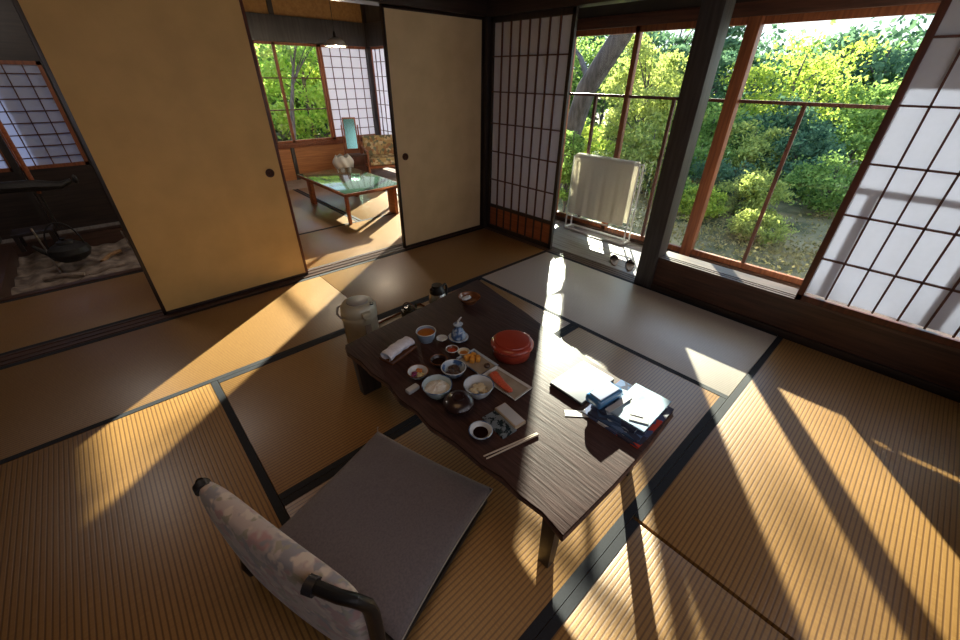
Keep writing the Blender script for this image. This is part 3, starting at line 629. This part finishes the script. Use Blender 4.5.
# egg plate & salmon plate
def rplate(label, x, y, w, l, rz, m, rim):
    m = 'platebase'; o = empty('rectangular_plate', label, 'plate', (x, y, ZT), rz)
    MB().box((0, 0, .005), (w-.012, l-.012, .006)).build('plate_base', m, o, bevel=.002)
    vs = [(-w/2, -l/2), (w/2, -l/2), (w/2, l/2), (-w/2, l/2)]; q = [(a*.84, b*.88) for a, b in vs]
    MB().add([(a, b, .014) for a, b in vs]+[(a, b, .008) for a, b in q], [(i, (i+1) % 4, 4+(i+1) % 4, 4+i) for i in range(4)]).build('plate_rim', rim, o, solid=.003)
    return o
rplate('blue edged rectangular plate holding the rolled egg', -1.924, -2.010, .100, .150, .0, 'leaflet2', 'porcb')
for i, (dx, dy) in enumerate(((-.012, .030), (.012, .024), (-.006, .006), (.016, -.004))):
    o = MB().box((0, 0, .012), (.028, .020, .024)).build('egg_slice', 'egg', loc=(-1.930+dx, -2.000+dy, ZT+.0085), rz=.3*i, bevel=.006)
    tag(o, 'slice of yellow rolled egg on the blue edged plate', 'egg', 'slices of rolled egg')
tag(MB().ball((0, 0, 0), .013, (1, 1, .7), jit=.1).build('grated_radish', 'simmer', loc=(-1.915, -2.060, ZT+.017), smooth=True), 'dark garnish at the near end of the egg plate', 'garnish')
rplate('white edged rectangular plate holding grilled salmon', -1.928, -2.178, .098, .185, .04, 'leaflet2', 'porc')
def fil(u, v):
    a = 2*PI*v; y = (u-.5)*.135; w_ = .021*(1-.45*u)*(1-(2*u-1)**8)**.5+.001; return (w_*math.cos(a)+.012*math.sin(u*2.2), y, .010+.009*max(math.sin(a), -.9)*(1-(2*u-1)**8)**.5)
tag(MB().grid(fil, 24, 14).build('salmon_fillet', 'salmon', loc=(-1.938, -2.172, ZT+.010), rz=PI-.12, smooth=True, ang=80), 'orange red salmon fillet on the white edged plate', 'fish')
# vermilion lidded tub
o = empty('lacquer_tub', 'round vermilion lacquer tub with a lid', 'rice tub', (-1.768, -2.058, ZT))
MB().lathe([(0, 0), (.070, 0), (.078, .006), (.082, .045), (.080, .050), (0, .050)], seg=48).build('tub_body', 'redlac', o, smooth=True, ang=50)
MB().lathe([(.082, .052), (.090, .053), (.091, .062), (.086, .069), (.078, .074), (.074, .0745), (.072, .078), (.05, .080), (0, .081)], seg=48).build('lid', 'redlac', o, smooth=True, ang=30)
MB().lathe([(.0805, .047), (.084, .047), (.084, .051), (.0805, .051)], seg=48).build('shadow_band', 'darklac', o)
for s in (-1, 1): MB().box((s*.088, 0, .060), (.014, .03, .012)).build('lug', 'redlac', o, bevel=.003)
# nori packet
o = empty('seaweed_packet', 'open silver and tan seaweed packet near the chopsticks', 'packet', (-2.070, -2.310, ZT), -.10)
MB().box((-.022, 0, .004), (.062, .115, .007)).build('foil_tray', 'nori', o, bevel=.002)
MB().box((.030, .004, .009), (.048, .112, .014)).build('sleeve', 'noripack', o, bevel=.002)
MB().box((.030, .004, .0168), (.040, .104, .0015)).build('sleeve_top', 'grey', o)
# chopsticks
for i, d in enumerate((0, .009)):
    a = Vector((-2.222, -2.383+d*1.4, ZT+.004)); b = Vector((-2.027, -2.428+d*.6, ZT+.0045)); c_ = (a+b)/2
    o = MB().tube([a-c_, b-c_], .003, rs=[.0025, .0036], seg=8).build('chopstick', 'bamboo', loc=c_, smooth=True)
    tag(o, 'pale wooden chopstick lying beside the seaweed packet', 'chopstick', 'pair of chopsticks')
# laptop
o = empty('closed_laptop', 'closed silver laptop in the sunlit middle of the table', 'laptop', (-1.700, -2.372, ZT), -.03)
MB().box((0, 0, .006), (.212, .150, .009)).build('base', 'darkplastic', o, bevel=.003)
MB().box((0, 0, .0135), (.210, .148, .006)).build('lid', 'laptop', o, bevel=.0025)
for a in (-1, 1):
    for b in (-1, 1): MB().lathe([(0, 0), (.005, 0), (.005, .002), (0, .002)], seg=10).build('rubber_foot', 'darkplastic', o, (a*.09, b*.06, -.0005))
# books & leaflets
def book(label, x, y, z, w, l, h, rz, cover, cat='magazine', name='magazine', group='stack of printed matter on the table'):
    o = empty(name, label, cat, (x, y, z), rz, group)
    MB().box((0, 0, h/2), (w-.004, l-.004, h-.002)).build('pages', 'page', o)
    MB().box((0, 0, h-.0008), (w, l, .0016)).box((0, 0, .0008), (w, l, .0016)).box((-w/2, 0, h/2), (.0016, l, h)).build('cover', cover, o)
    return o
book('lowest dark covered magazine of the stack, at the table end', -1.705, -2.572, ZT, .255, .215, .008, 0.0, 'mag_b')
book('thin magazine with a blue and red cover, second in the stack', -1.708, -2.570, ZT+.0085, .235, .185, .007, .06, 'mag_a')
book('thick blue book under the pale leaflet', -1.700, -2.560, ZT+.016, .205, .165, .014, .02, 'mag_a', 'book', 'book')
o = book('open pale blue booklet on top of the stack', -1.685, -2.598, ZT+.0305, .205, .135, .006, .02, 'leaflet', 'booklet', 'booklet')
tag(MB().box((0, 0, .002), (.020, .125, .004)).build('booklet_spine_strip', 'grey', loc=(-1.735, -2.545, ZT+.0375), rz=1.45), 'grey strip lying across the booklet beside the case', 'strip')
o = empty('folded_leaflet', 'grey folded leaflet lying crooked on the booklet', 'leaflet', (-1.715, -2.612, ZT+.0372), .45)
MB().box((0, 0, .0012), (.105, .062, .0022)).build('sheet', 'leaflet2', o); MB().box((.01, .008, .0032), (.075, .04, .0016)).build('folded_flap', 'grey', o)
o = empty('glossy_case', 'rounded glossy blue case with a pale lid on the stack', 'case', (-1.745, -2.490, ZT+.0305), -.12)
MB().box((0, 0, .018), (.132, .070, .036)).build('case_body', 'case_blue', o, bevel=.016, seg=5)
MB().box((0, 0, .0365), (.106, .048, .006)).build('case_lid', 'case_top', o, bevel=.0028, seg=3)
o = tag(MB().box((0, 0, .001), (.085, .03, .002)).build('paper_slip', 'page', loc=(-1.850, -2.455, ZT+.0002), rz=-.8), 'white paper slip sticking out left of the stack', 'paper')

# ------------------------------------------------------------------ things on the floor behind the table
o = empty('air_pot', 'cream pump vacuum flask standing behind the table', 'flask', (-2.01, -1.125, 0), -1.62)
MB().lathe([(0, 0), (.085, 0), (.092, .01), (.094, .19), (.098, .20), (.098, .215), (.094, .225), (0, .225)], seg=40).build('body', 'cream', o, smooth=True, ang=50)
MB().lathe([(.094, .222), (.097, .228), (.094, .262), (.082, .284), (.070, .290), (0, .290)], seg=40).build('lid', 'cream', o, smooth=True, ang=50)
MB().lathe([(0, .288), (.058, .288), (.058, .296), (.050, .298), (0, .298)], seg=32).build('pump_plate', 'greyplastic', o, smooth=True, ang=50)
MB().box((.092, 0, .25), (.045, .05, .03)).box((.104, 0, .228), (.018, .03, .025)).build('spout', 'cream', o, bevel=.008)
MB().box((.0985, 0, .10), (.010, .035, .17)).build('level_strip', 'greyplastic', o, bevel=.003)
MB().tube([(0, .099*1, .215), (-.03, .112, .235), (-.07, .09, .25), (-.10, .0, .255), (-.07, -.09, .25), (-.03, -.112, .235), (0, -.099, .215)], .006, flat=.7).build('handle', 'greyplastic', o, smooth=True)
MB().lathe([(0, .215), (.011, .215), (.011, .225), (0, .225)], seg=16).build('lock_button', 'darkplastic', o, (.07, .05, .07))
o = empty('serving_tray', 'pale wooden tray on the mat behind the table', 'tray', (-1.69, -1.10, .001), .1)
MB().box((0, 0, .005), (.40, .24, .008)).build('tray_base', 'traywood', o, bevel=.003)
MB().tube([(-.20, -.12, .014), (.20, -.12, .014), (.20, .12, .014), (-.20, .12, .014)], .007, seg=8, closed=True).build('tray_rim', 'brownpot', o)
o = empty('teapot', 'dark green teapot standing on the pale tray', 'teapot', (-1.665, -1.085, .0105), .4)
MB().lathe([(0, 0), (.040, 0), (.050, .012), (.052, .06), (.046, .078), (0, .080)], seg=32).build('body', 'greenpot', o, smooth=True, ang=50)
MB().lathe([(.038, .079), (.036, .086), (.012, .090), (.010, .098), (.014, .102), (0, .105)], seg=24).build('lid', 'greenpot', o, smooth=True, ang=50)
MB().tube([(.045, 0, .04), (.07, 0, .055), (.085, 0, .08)], .01, rs=[.013, .010, .007]).build('spout', 'greenpot', o, smooth=True)
MB().tube([(0, .046*math.cos(a), .075+.05*math.sin(a)) for a in [PI*i/12 for i in range(13)]], .004).build('handle', 'bark_edge', o, smooth=True)
bowl('green_bowl', 'green bowl on the tray beside the teapot', 'bowl', -1.575, -1.10, .052, .035, 'greenlac', z=.0105)
bowl('pale_saucer', 'pale saucer on the left end of the tray', 'saucer', -1.80, -1.09, .042, .014, 'porc', z=.0105)
o = empty('thermos_jug', 'small steel vacuum jug with a black lid behind the table', 'jug', (-1.455, -1.105, 0), 0.2)
MB().lathe([(0, 0), (.052, 0), (.056, .008), (.056, .115), (.050, .14), (.036, .155), (0, .156)], seg=36).build('body', 'steel', o, smooth=True, ang=50)
MB().lathe([(.048, .142), (.050, .150), (.045, .170), (.036, .180), (.034, .198), (0, .200)], seg=32).build('lid', 'black', o, smooth=True, ang=50)
MB().tube([(.045, 0, .17), (.08, 0, .175), (.092, 0, .15), (.09, 0, .09), (.075, 0, .06), (.055, 0, .055)], .009, flat=.7).build('handle', 'black', o, smooth=True)
MB().tube([(-.03, 0, .165), (-.055, 0, .185)], .012).build('spout', 'black', o, smooth=True)

# ------------------------------------------------------------------ veranda things
o = empty('drying_rack', 'white metal towel rack standing on the veranda', 'rack', (.655, -.935, -.004))
Yh = .318
pts = [(-.065, -Yh, .012), (-.045, -Yh-.02, .012), (.05, -Yh-.02, .012), (.07, -Yh, .012), (.07, Yh, .012), (.05, Yh+.02, .012), (-.045, Yh+.02, .012), (-.065, Yh, .012)]
MB().tube(pts, .011, seg=8, closed=True).build('base_frame', 'white', o, smooth=True)
for s in (-1, 1):
    for a, b in ((-.045, -.04), (.055, .03)):
        MB().tube([(a, s*(Yh+.02), .012), (b, s*(Yh+.02), .71)], .008, seg=8).build('upright', 'white', o, smooth=True)
    MB().tube([(-.043, s*(Yh+.02), .33), (.043, s*(Yh+.02), .33)], .006, seg=8).build('cross_tie', 'white', o, smooth=True)
for x_, z_ in ((-.04, .71), (.03, .71), (-.043, .14), (.05, .14)):
    MB().tube([(x_, -Yh-.02, z_), (x_, Yh+.02, z_)], .0075, seg=8).build('towel_bar', 'white', o, smooth=True)
def tow(u, v):
    # drapes over both top bars: front face, top, back face
    y = -.925+(u-.5)*.61; s = v*1.20; wv = .005*math.sin(u*31)+.003*math.sin(u*57+1)
    if s < .55: z = .165+s+.0; x = .600+wv*(1-s/.55)
    elif s < .65: x = .600+(s-.55); z = .722+.006*math.sin((s-.55)/.1*PI)
    else: z = .722-(s-.65); x = .701+wv*min(1, (s-.65)*3)
    return (x, y, z)
tag(MB().grid(tow, 70, 80).build('bath_towel', 'towel', smooth=True, ang=80, solid=.005), 'beige towel draped over the white rack', 'towel')
def slipper(label, x, y, rz):
    o = empty('slipper', label, 'slipper', (x, y, -.003), rz, 'pair of slippers on the veranda')
    pl = [(.125*math.cos(a)*(1), (.042 if math.cos(a) > -.2 else .036)*math.sin(a)) for a in [2*PI*i/28 for i in range(28)]]
    MB().prism(pl, 0, .014).build('sole', 'sole', o, bevel=.003)
    def vamp(u, v):
        t_ = .02+u*.112; a = PI*v; ww = .044*math.sqrt(max(.02, 1-(t_/.135)**2)); return (t_, ww*math.cos(a), .012+.034*math.sqrt(max(.01, 1-(t_/.133)**2.5))*math.sin(a))
    MB().grid(vamp, 12, 14).build('vamp', 'slip', o, smooth=True, ang=80, solid=.004)
    o.scale = (.82, .82, .82)
slipper('dark brown slipper on the veranda, the one farther from the pillar', .20, -1.43, .55)
slipper('dark brown slipper on the veranda, the one nearer the pillar', .205, -1.575, .45)

# ------------------------------------------------------------------ next room things
o = empty('far_room_table', 'low glossy green topped table in the far room', 'table', (-.735, 1.52, 0))
MB().box((0, 0, .322), (.68, 1.22, .016)).build('tabletop', 'tabletop2', o, bevel=.003)
MB().b2((-.35, -.62, .295), (-.335, .62, .326)).b2((.335, -.62, .295), (.35, .62, .326)).b2((-.35, -.62, .295), (.35, -.605, .326)).b2((-.35, .605, .295), (.35, .62, .326)).build('table_rim', 'redwood_y', o, bevel=.002)
for x_, y_, w_ in ((-.28, .45, .10), (.28, .45, .10), (-.31, -.56, .035), (.26, -.50, .14)):
    MB().box((x_, y_, .147), (.04 if w_ > .05 else .03, w_, .295)).build('leg', 'panelwood', o, bevel=.003)
o = empty('pendant_lamp', 'opal glass pendant lamp in the far room', 'lamp', (-.55, 1.7, 1.60))
prof = [(.10, .0), (.098, .012), (.085, .04), (.05, .062), (.015, .07)]
MB().lathe(prof+[(r-.003, z-.002) for r, z in reversed(prof) if r > .02], seg=36).build('lamp_shade', 'opal', o, smooth=True)
mb = MB()
for i in range(14): mb.ball((.097*math.cos(2*PI*i/14), .097*math.sin(2*PI*i/14), .0), .018, (1, 1, .5), 8, 6)
mb.build('scalloped_edge', 'opal', o, smooth=True)
MB().lathe([(0, .066), (.018, .066), (.016, .10), (.008, .12), (0, .12)], seg=16).build('socket', 'black', o, smooth=True)
MB().tube([(0, 0, .11), (0, 0, .82)], .003, seg=6).build('cord', 'black', o)
o = empty('dressing_mirror', 'narrow standing mirror in a dark frame by the far window', 'mirror', (.14, 3.10, -.004), -.45)
MB().box((0, 0, .60), (.19, .02, .44), rot=Matrix.Rotation(-.12, 3, 'X')).build('mirror_frame', 'panelwood', o, bevel=.004)
MB().box((0, -.013, .60), (.155, .004, .40), rot=Matrix.Rotation(-.12, 3, 'X')).build('mirror_glass', 'mirror', o)
MB().box((.04, -.02, .17), (.36, .22, .30)).build('drawer_box', 'sillwood', o, bevel=.005)
for i in (0, 1): MB().box((.04, -.133, .11+.13*i), (.31, .008, .11)).build('drawer', 'kumiko', o, bevel=.002)
for s in (-1, 1): MB().tube([(s*.115, .0, .32), (s*.115, .0, .72)], .010, seg=8).build('upright', 'redwood', o)
o = empty('waste_basket', 'tan basket with a white bag beside the mirror', 'basket', (-.11, 2.95, -.004))
MB().lathe([(0, 0), (.09, 0), (.115, .24), (.118, .25), (.105, .25), (.085, .02), (0, .02)], seg=28).build('basket_body', 'basket', o, smooth=True, ang=50)
def bagf(u, v):
    a = 2*PI*u; r = .118+.035*math.sin(v*PI)+.012*math.sin(7*a+5*v)-.02*v; return (r*math.cos(a), r*math.sin(a), .17+v*.17+.015*math.sin(5*a))
MB().grid(bagf, 40, 10).build('bag_liner', 'bag', o, smooth=True, ang=80, solid=.003)
o = empty('veranda_armchair', 'low armchair with patterned cushions in the corner of the far room', 'armchair', (.46, 2.75, -.004), -.30)
MB().box((0, 0, .26), (.50, .46, .10)).build('seat_cushion', 'gold_floral', o, bevel=.03, seg=3)
MB().box((0, .22, .42), (.50, .09, .30), rot=Matrix.Rotation(-.2, 3, 'X')).build('back_cushion', 'gold_floral', o, bevel=.03, seg=3)
for s in (-1, 1):
    MB().tube([(s*.28, -.24, .40), (s*.29, 0, .43), (s*.28, .24, .42)], .016, seg=8).build('armrest', 'redwood', o, smooth=True)
    for b in (-.22, .24): MB().tube([(s*.28, b, 0), (s*.28, b*.98, .42)], .016, seg=8).build('leg', 'redwood', o, smooth=True)
MB().box((0, 0, .19), (.55, .46, .03)).build('seat_frame', 'redwood', o, bevel=.004)

pl = bpy.data.lights.new('pendant_bulb', 'POINT'); po = bpy.data.objects.new('pendant_bulb', pl); C.objects.link(po)
pl.energy = 20; pl.color = (1, .82, .6); pl.shadow_soft_size = .05; po.location = (-.55, 1.7, 1.57)
hl = bpy.data.lights.new('hearth_fill_light', 'POINT'); ho = bpy.data.objects.new('hearth_fill_light', hl); C.objects.link(ho)  # added fill light for the hearth room, no lamp hangs here
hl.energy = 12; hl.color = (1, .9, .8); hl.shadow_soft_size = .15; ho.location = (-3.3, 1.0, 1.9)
# added unseen lamp body for the ceiling fill light
o = empty('ceiling_fill_fixture', 'added unseen round lamp body for the fill light above the table', 'lamp', (-2.6, -2.3, 2.28))
MB().lathe([(0, 0), (.30, 0), (.30, .02), (0, .02)], seg=32).build('lamp_shade', 'opal', o, smooth=True, ang=40)
MB().tube([(0, 0, .02), (0, 0, .14)], .02).build('stem', 'black', o)

# ------------------------------------------------------------------ garden
GZ = -.48
def gnd(u, v):
    x = .84+u*40; y = -22+v*52
    d = max(0, x-6); return (x, y, GZ+.10*math.sin(x*.9)*math.sin(y*.7)*min(1, (x-.84)/3)+.015*d)
struct('ground', MB().grid(gnd, 90, 110), 'soil', smooth=True)
struct('ground_side', MB().b2((-30, YB+.07, GZ-.2), (.84, 30, GZ)), 'soil')
def leaves(n_, clusters, spread, size, seed, flat=.5, aspect=.5):
    g = np.random.default_rng(seed); c = np.array(clusters, float)
    idx = g.integers(0, len(c), n_); p = c[idx, :3]+g.normal(0, 1, (n_, 3))*spread*c[idx, 3:4]*np.array([1, 1, flat])
    d = g.normal(0, 1, (n_, 3)); d /= np.linalg.norm(d, axis=1)[:, None]
    e = np.cross(d, g.normal(0, 1, (n_, 3))); e /= np.linalg.norm(e, axis=1)[:, None]
    s = size*g.uniform(.6, 1.3, n_)[:, None]
    v = np.stack([p-d*s, p+e*s*aspect, p+d*s, p-e*s*aspect], 1).reshape(-1, 3); return v
def mesh_quads(name, v, m):
    n_ = len(v)//4; me = bpy.data.meshes.new(name); me.vertices.add(len(v)); me.vertices.foreach_set('co', v.astype(np.float32).ravel())
    me.loops.add(len(v)); me.loops.foreach_set('vertex_index', np.arange(len(v), dtype=np.int32))
    me.polygons.add(n_); me.polygons.foreach_set('loop_start', np.arange(0, len(v), 4, dtype=np.int32)); me.update(calc_edges=True); me.validate()
    me.materials.append(M[m]); return me
def tree(name, label, cat, x, y, h, cr, m, seed, n_=7000, size=.06, trunk=.08, lean=(0, 0), flat=.55, cz=.62, ch_=None, ncl=45, z=GZ, group='trees and shrubs in the garden', spread=.16):
    r = random.Random(seed); o = empty(name, label, cat, (x, y, z), 0, group); ch_ = ch_ or h*.45
    top = Vector((lean[0], lean[1], h*.85))
    pts = [Vector((0, 0, -.1))]+[Vector((lean[0]*t_+r.uniform(-.05, .05)*h*.3, lean[1]*t_+r.uniform(-.05, .05)*h*.3, h*.85*t_)) for t_ in (.25, .5, .75, 1)]
    MB().tube(pts, trunk, seg=9, rs=[trunk*1.25, trunk, trunk*.8, trunk*.5, trunk*.15]).build('trunk', 'bark', o, smooth=True)
    cl = []; br = MB()
    for i in range(ncl):
        a = r.uniform(0, 2*PI); q = cr*math.sqrt(r.random()); zz = h*cz+ch_*r.uniform(-1, 1)*math.sqrt(max(.05, 1-(q/cr)**2))
        f_ = min(1, zz/(h*.85)) ; px, py = lean[0]*f_+q*math.cos(a), lean[1]*f_+q*math.sin(a); cl.append((px, py, zz, r.uniform(.7, 1.3)*cr))
        if i % 3 == 0 and zz > 0:
            b0 = Vector((lean[0]*f_*.7, lean[1]*f_*.7, zz*.7)); br.tube([b0, (b0+Vector((px, py, zz)))/2+Vector((0, 0, .05)), (px, py, zz)], .02, seg=5, rs=[trunk*.3, trunk*.2, trunk*.08])
    if br.v: br.build('branch', 'bark', o, smooth=True)
    me = mesh_quads('foliage', leaves(n_, cl, spread, size, seed, flat), m); f = bpy.data.objects.new('foliage', me); C.objects.link(f); f.parent = o
    return o
# (name, label, category, x, y, height, crown radius, material, n, leaf size, extra)
lp = empty('leaning_pine', 'old tree with a thick grey leaning trunk behind the drying rack', 'tree', (3.0, 1.25, GZ), 0, 'trees and shrubs in the garden')
tp = [(0, .12, -.1), (0, .05, .45), (.03, -.06, 1.05), (0, -.25, 1.68), (.02, -.68, 2.32), (.0, -1.02, 2.95), (.05, -1.45, 3.7), (.1, -1.75, 4.4)]
MB().tube(tp, .14, seg=12, rs=[.20, .165, .15, .145, .14, .12, .09, .04]).build('trunk', 'bark', lp, smooth=True)
for a_, b_ in (((.0, -.9, 2.75), (.5, -.2, 3.6)), ((.03, -1.3, 3.4), (-.5, -1.9, 4.0)), ((.0, -.3, 1.75), (.5, .5, 2.3))):
    MB().tube([a_, ((a_[0]+b_[0])/2, (a_[1]+b_[1])/2, (a_[2]+b_[2])/2+.06), b_], .04, seg=7, rs=[.055, .035, .012]).build('branch', 'bark', lp, smooth=True)
me = mesh_quads('foliage', leaves(1800, [(.5, -.1, 3.6, .7), (-.5, -1.9, 4.0, .7), (.1, -1.8, 4.5, .9), (.5, -.9, 4.3, .7)], .28, .045, 77, .4), 'leaf_dark'); f = bpy.data.objects.new('foliage', me); C.objects.link(f); f.parent = lp
G = [
 ('maple_tree', 'yellow green maple showing at the top of the wide window', 'tree', 8.6, -.35, 2.7, 1.15, 'leaf_lime', 5500, .045, .06, {}),
 ('pine_tree', 'dark pine beside the maple, above the middle of the wide window', 'tree', 9.5, 1.7, 3.0, 1.1, 'leaf_dark', 8000, .06, .08, {'flat': .25}),
 ('pine_tree', 'dark layered pine seen just right of the grey pillar', 'tree', 10.5, 3.3, 3.6, 1.2, 'leaf_dark', 8000, .06, .09, {'flat': .25}),
 ('broadleaf_tree', 'bright yellow green tree filling the window left of the pillar', 'tree', 5.6, 1.4, 2.6, .8, 'leaf_olive', 7000, .04, .05, {}),
 ('broadleaf_tree', 'mid green tree standing behind the leaning trunk', 'tree', 9.5, 6.4, 3.4, 1.5, 'leaf_mid', 8000, .07, .08, {}),
 ('broadleaf_tree', 'green tree far behind the left edge of the drying rack', 'tree', 8.0, 7.6, 3.0, 1.3, 'leaf_olive', 8000, .07, .08, {}),
 ('garden_shrub', 'round dark shrub low behind the thin bar of the wide window', 'shrub', 7.2, -.75, 1.7, .95, 'leaf_dark', 9000, .045, .04, {'cz': .5}),
 ('garden_shrub', 'mid green shrub in the lower middle of the wide window', 'shrub', 6.6, .35, 1.5, .85, 'leaf_mid', 9000, .045, .04, {'cz': .5}),
 ('garden_shrub', 'olive shrub next to the pale ground by the thick red bar', 'shrub', 7.6, 1.5, 1.7, .85, 'leaf_olive', 8000, .045, .04, {'cz': .5}),
 ('garden_shrub', 'dark green shrub at the right end of the wide window', 'shrub', 8.2, -1.8, 1.9, .9, 'leaf_mid', 8000, .05, .04, {'cz': .5}),
 ('garden_shrub', 'light green shrub behind the right end of the towel', 'shrub', 4.6, .55, 1.25, .6, 'leaf_olive', 7000, .04, .03, {'cz': .5}),
 ('garden_shrub', 'leafy light shrub behind the left half of the towel', 'shrub', 4.2, 1.9, 1.3, .65, 'leaf_lime', 6000, .04, .03, {'cz': .5}),
 ('garden_shrub', 'low olive bush nearest the paper screen, at the bottom of the wide window', 'bush', 4.2, -1.35, .75, .42, 'leaf_olive', 5000, .028, .02, {'cz': .45}),
 ('garden_shrub', 'low dark bush in front of the stones', 'bush', 4.7, -.75, .85, .45, 'leaf_dark', 5000, .028, .02, {'cz': .45}),
 ('garden_shrub', 'low mid green bush left of the thin window bar', 'bush', 5.3, -.05, 1.0, .5, 'leaf_mid', 6000, .03, .02, {'cz': .45}),
 ('garden_shrub', 'leafy green bush low against the edge of the big paper screen', 'bush', 5.2, -2.05, 1.0, .5, 'leaf_mid', 6000, .03, .02, {'cz': .45}),
 ('garden_shrub', 'dark bush behind the low olive bush', 'bush', 6.0, -1.35, 1.25, .6, 'leaf_dark', 7000, .035, .02, {'cz': .45}),
 ('garden_shrub', 'small yellowish bush just behind the thin window bar', 'bush', 3.7, -.85, .5, .3, 'leaf_lime', 3500, .024, .02, {'cz': .45}),
 ('garden_shrub', 'mid green bush in the centre of the lower wide window', 'bush', 5.9, -.65, 1.3, .6, 'leaf_olive', 7000, .035, .02, {'cz': .45}),
 ('garden_shrub', 'pale low bush nearest the house below the thin window bar', 'bush', 3.3, -1.75, .42, .30, 'leaf_olive', 3500, .022, .02, {'cz': .45}),
 ('garden_shrub', 'low bush in front of the thick red window post', 'bush', 4.7, .35, .8, .42, 'leaf_dark', 4500, .028, .02, {'cz': .45}),
 ('garden_shrub', 'leafy shrub close outside the glass at the left of the drying rack', 'shrub', 1.75, .24, 1.45, .26, 'leaf_mid', 4500, .028, .02, {'cz': .58, 'ch_': .5}),
 ('garden_shrub', 'low bush beside the pale ground by the pillar', 'bush', 3.9, -.35, .6, .33, 'leaf_mid', 4000, .026, .02, {'cz': .45}),
 ('garden_shrub', 'low pale shrub close to the veranda corner', 'shrub', 5.2, 3.6, 1.6, .9, 'leaf_mid', 7000, .05, .03, {'cz': .5}),
 ('garden_shrub', 'tall olive shrub filling the gap behind the pillar', 'shrub', 8.4, 3.0, 2.3, 1.0, 'leaf_olive', 8000, .055, .04, {'cz': .55}),
 ('broadleaf_tree', 'bright green tree filling the far room window', 'tree', 1.5, 7.9, 3.2, 1.3, 'leaf_bright', 11000, .06, .06, {'cz': .5, 'ch_': 1.5}),
 ('broadleaf_tree', 'yellow green tree at the right side of the far room window', 'tree', 3.2, 8.4, 3.4, 1.3, 'leaf_lime', 8000, .06, .06, {'cz': .5, 'ch_': 1.6}),
 ('twisted_tree', 'dark twisted trunk at the left side of the far room window', 'tree', .15, 6.2, 3.0, .6, 'leaf_mid', 700, .05, .05, {'cz': .8, 'ch_': .5, 'ncl': 16, 'lean': (.75, .1)}),
]
for i, (nm, lb, ct, x, y, h, cr, m_, n_, sz, tk, ex) in enumerate(G): tree(nm, lb, ct, x, y, h, cr, m_, 50+i, n_, sz, tk, **ex)
# far belt of greenery closing the view
protos = [tree('background_tree', 'dense tree in the belt at the far end of the garden', 'tree', 14, -4, 3.4, 1.8, 'leaf_mid', 201, 9000, .10, .10, group='belt of trees at the far end', cz=.45, ch_=1.7, ncl=60),
          tree('background_tree', 'dense tree in the belt at the far end of the garden', 'tree', 14, -1, 3.2, 2.0, 'leaf_dark', 202, 9000, .10, .10, group='belt of trees at the far end', cz=.45, ch_=1.6, ncl=60)]
spots = [(14.5, 2.2, .95, 1), (14.0, 5.2, 1.0, 0), (13.0, 8.3, 1.1, 1), (11.5, 11.0, 1.15, 0), (9.0, 13.0, 1.2, 1), (6.0, 13.6, 1.3, 0), (3.2, 12.6, 1.3, 1), (.5, 12, 1.3, 0), (16.0, .4, 1.0, 0), (-2.3, 10.5, 1.2, 1)]
for i, (x, y, s, k_) in enumerate(spots):
    c_ = copy_tree(protos[k_]); c_.location = (x, y, GZ); c_.rotation_euler.z = i*1.3; c_.scale = (s, s, s)
# high sparse branches in the path of the sun: dapple the light
for i, (x, y, h) in enumerate([(11.5, 6.0, 6.6), (8.0, 5.9, 5.4)]):
    tree('tall_tree', ['tall thin tree whose crown is above the windows, toward the sun', 'slender tree outside the far room windows, crown above view'][i], 'tree', x, y, h, .95, 'leaf_mid', 300+i, 300, .05, .05, cz=.84, ch_=.7, ncl=12, spread=.14)
# stones
for i, (x, y, s, lb) in enumerate([(5.2, -1.15, .28, 'flat garden stone by the foot of the dark shrub'), (5.6, -.3, .22, 'small garden stone in the middle of the lawn'), (4.4, .95, .25, 'garden stone seen below the towel rack'), (6.2, .95, .34, 'large pale garden stone left of the thick red window bar')]):
    o = MB().ball((0, 0, s*.22), s, (1.2, .9, .5), 14, 9, .09).build('garden_stone', 'stone', loc=(x, y, GZ), rz=i, smooth=True, ang=80); tag(o, lb, 'stone', 'stones in the garden')
# leaf litter / grass tufts near the house
g = np.random.default_rng(5); v = leaves(60000, [(6.2+g.uniform(-3.6, 5), g.uniform(-4, 6), GZ+.05, 1) for _ in range(900)], .22, .024, 9, flat=.18)
me = mesh_quads('ground_cover', v, 'leaf_ground'); o = bpy.data.objects.new('ground_cover', me); C.objects.link(o); tag(o, 'short grass and fallen leaves covering the garden ground', 'ground cover', kind='stuff')
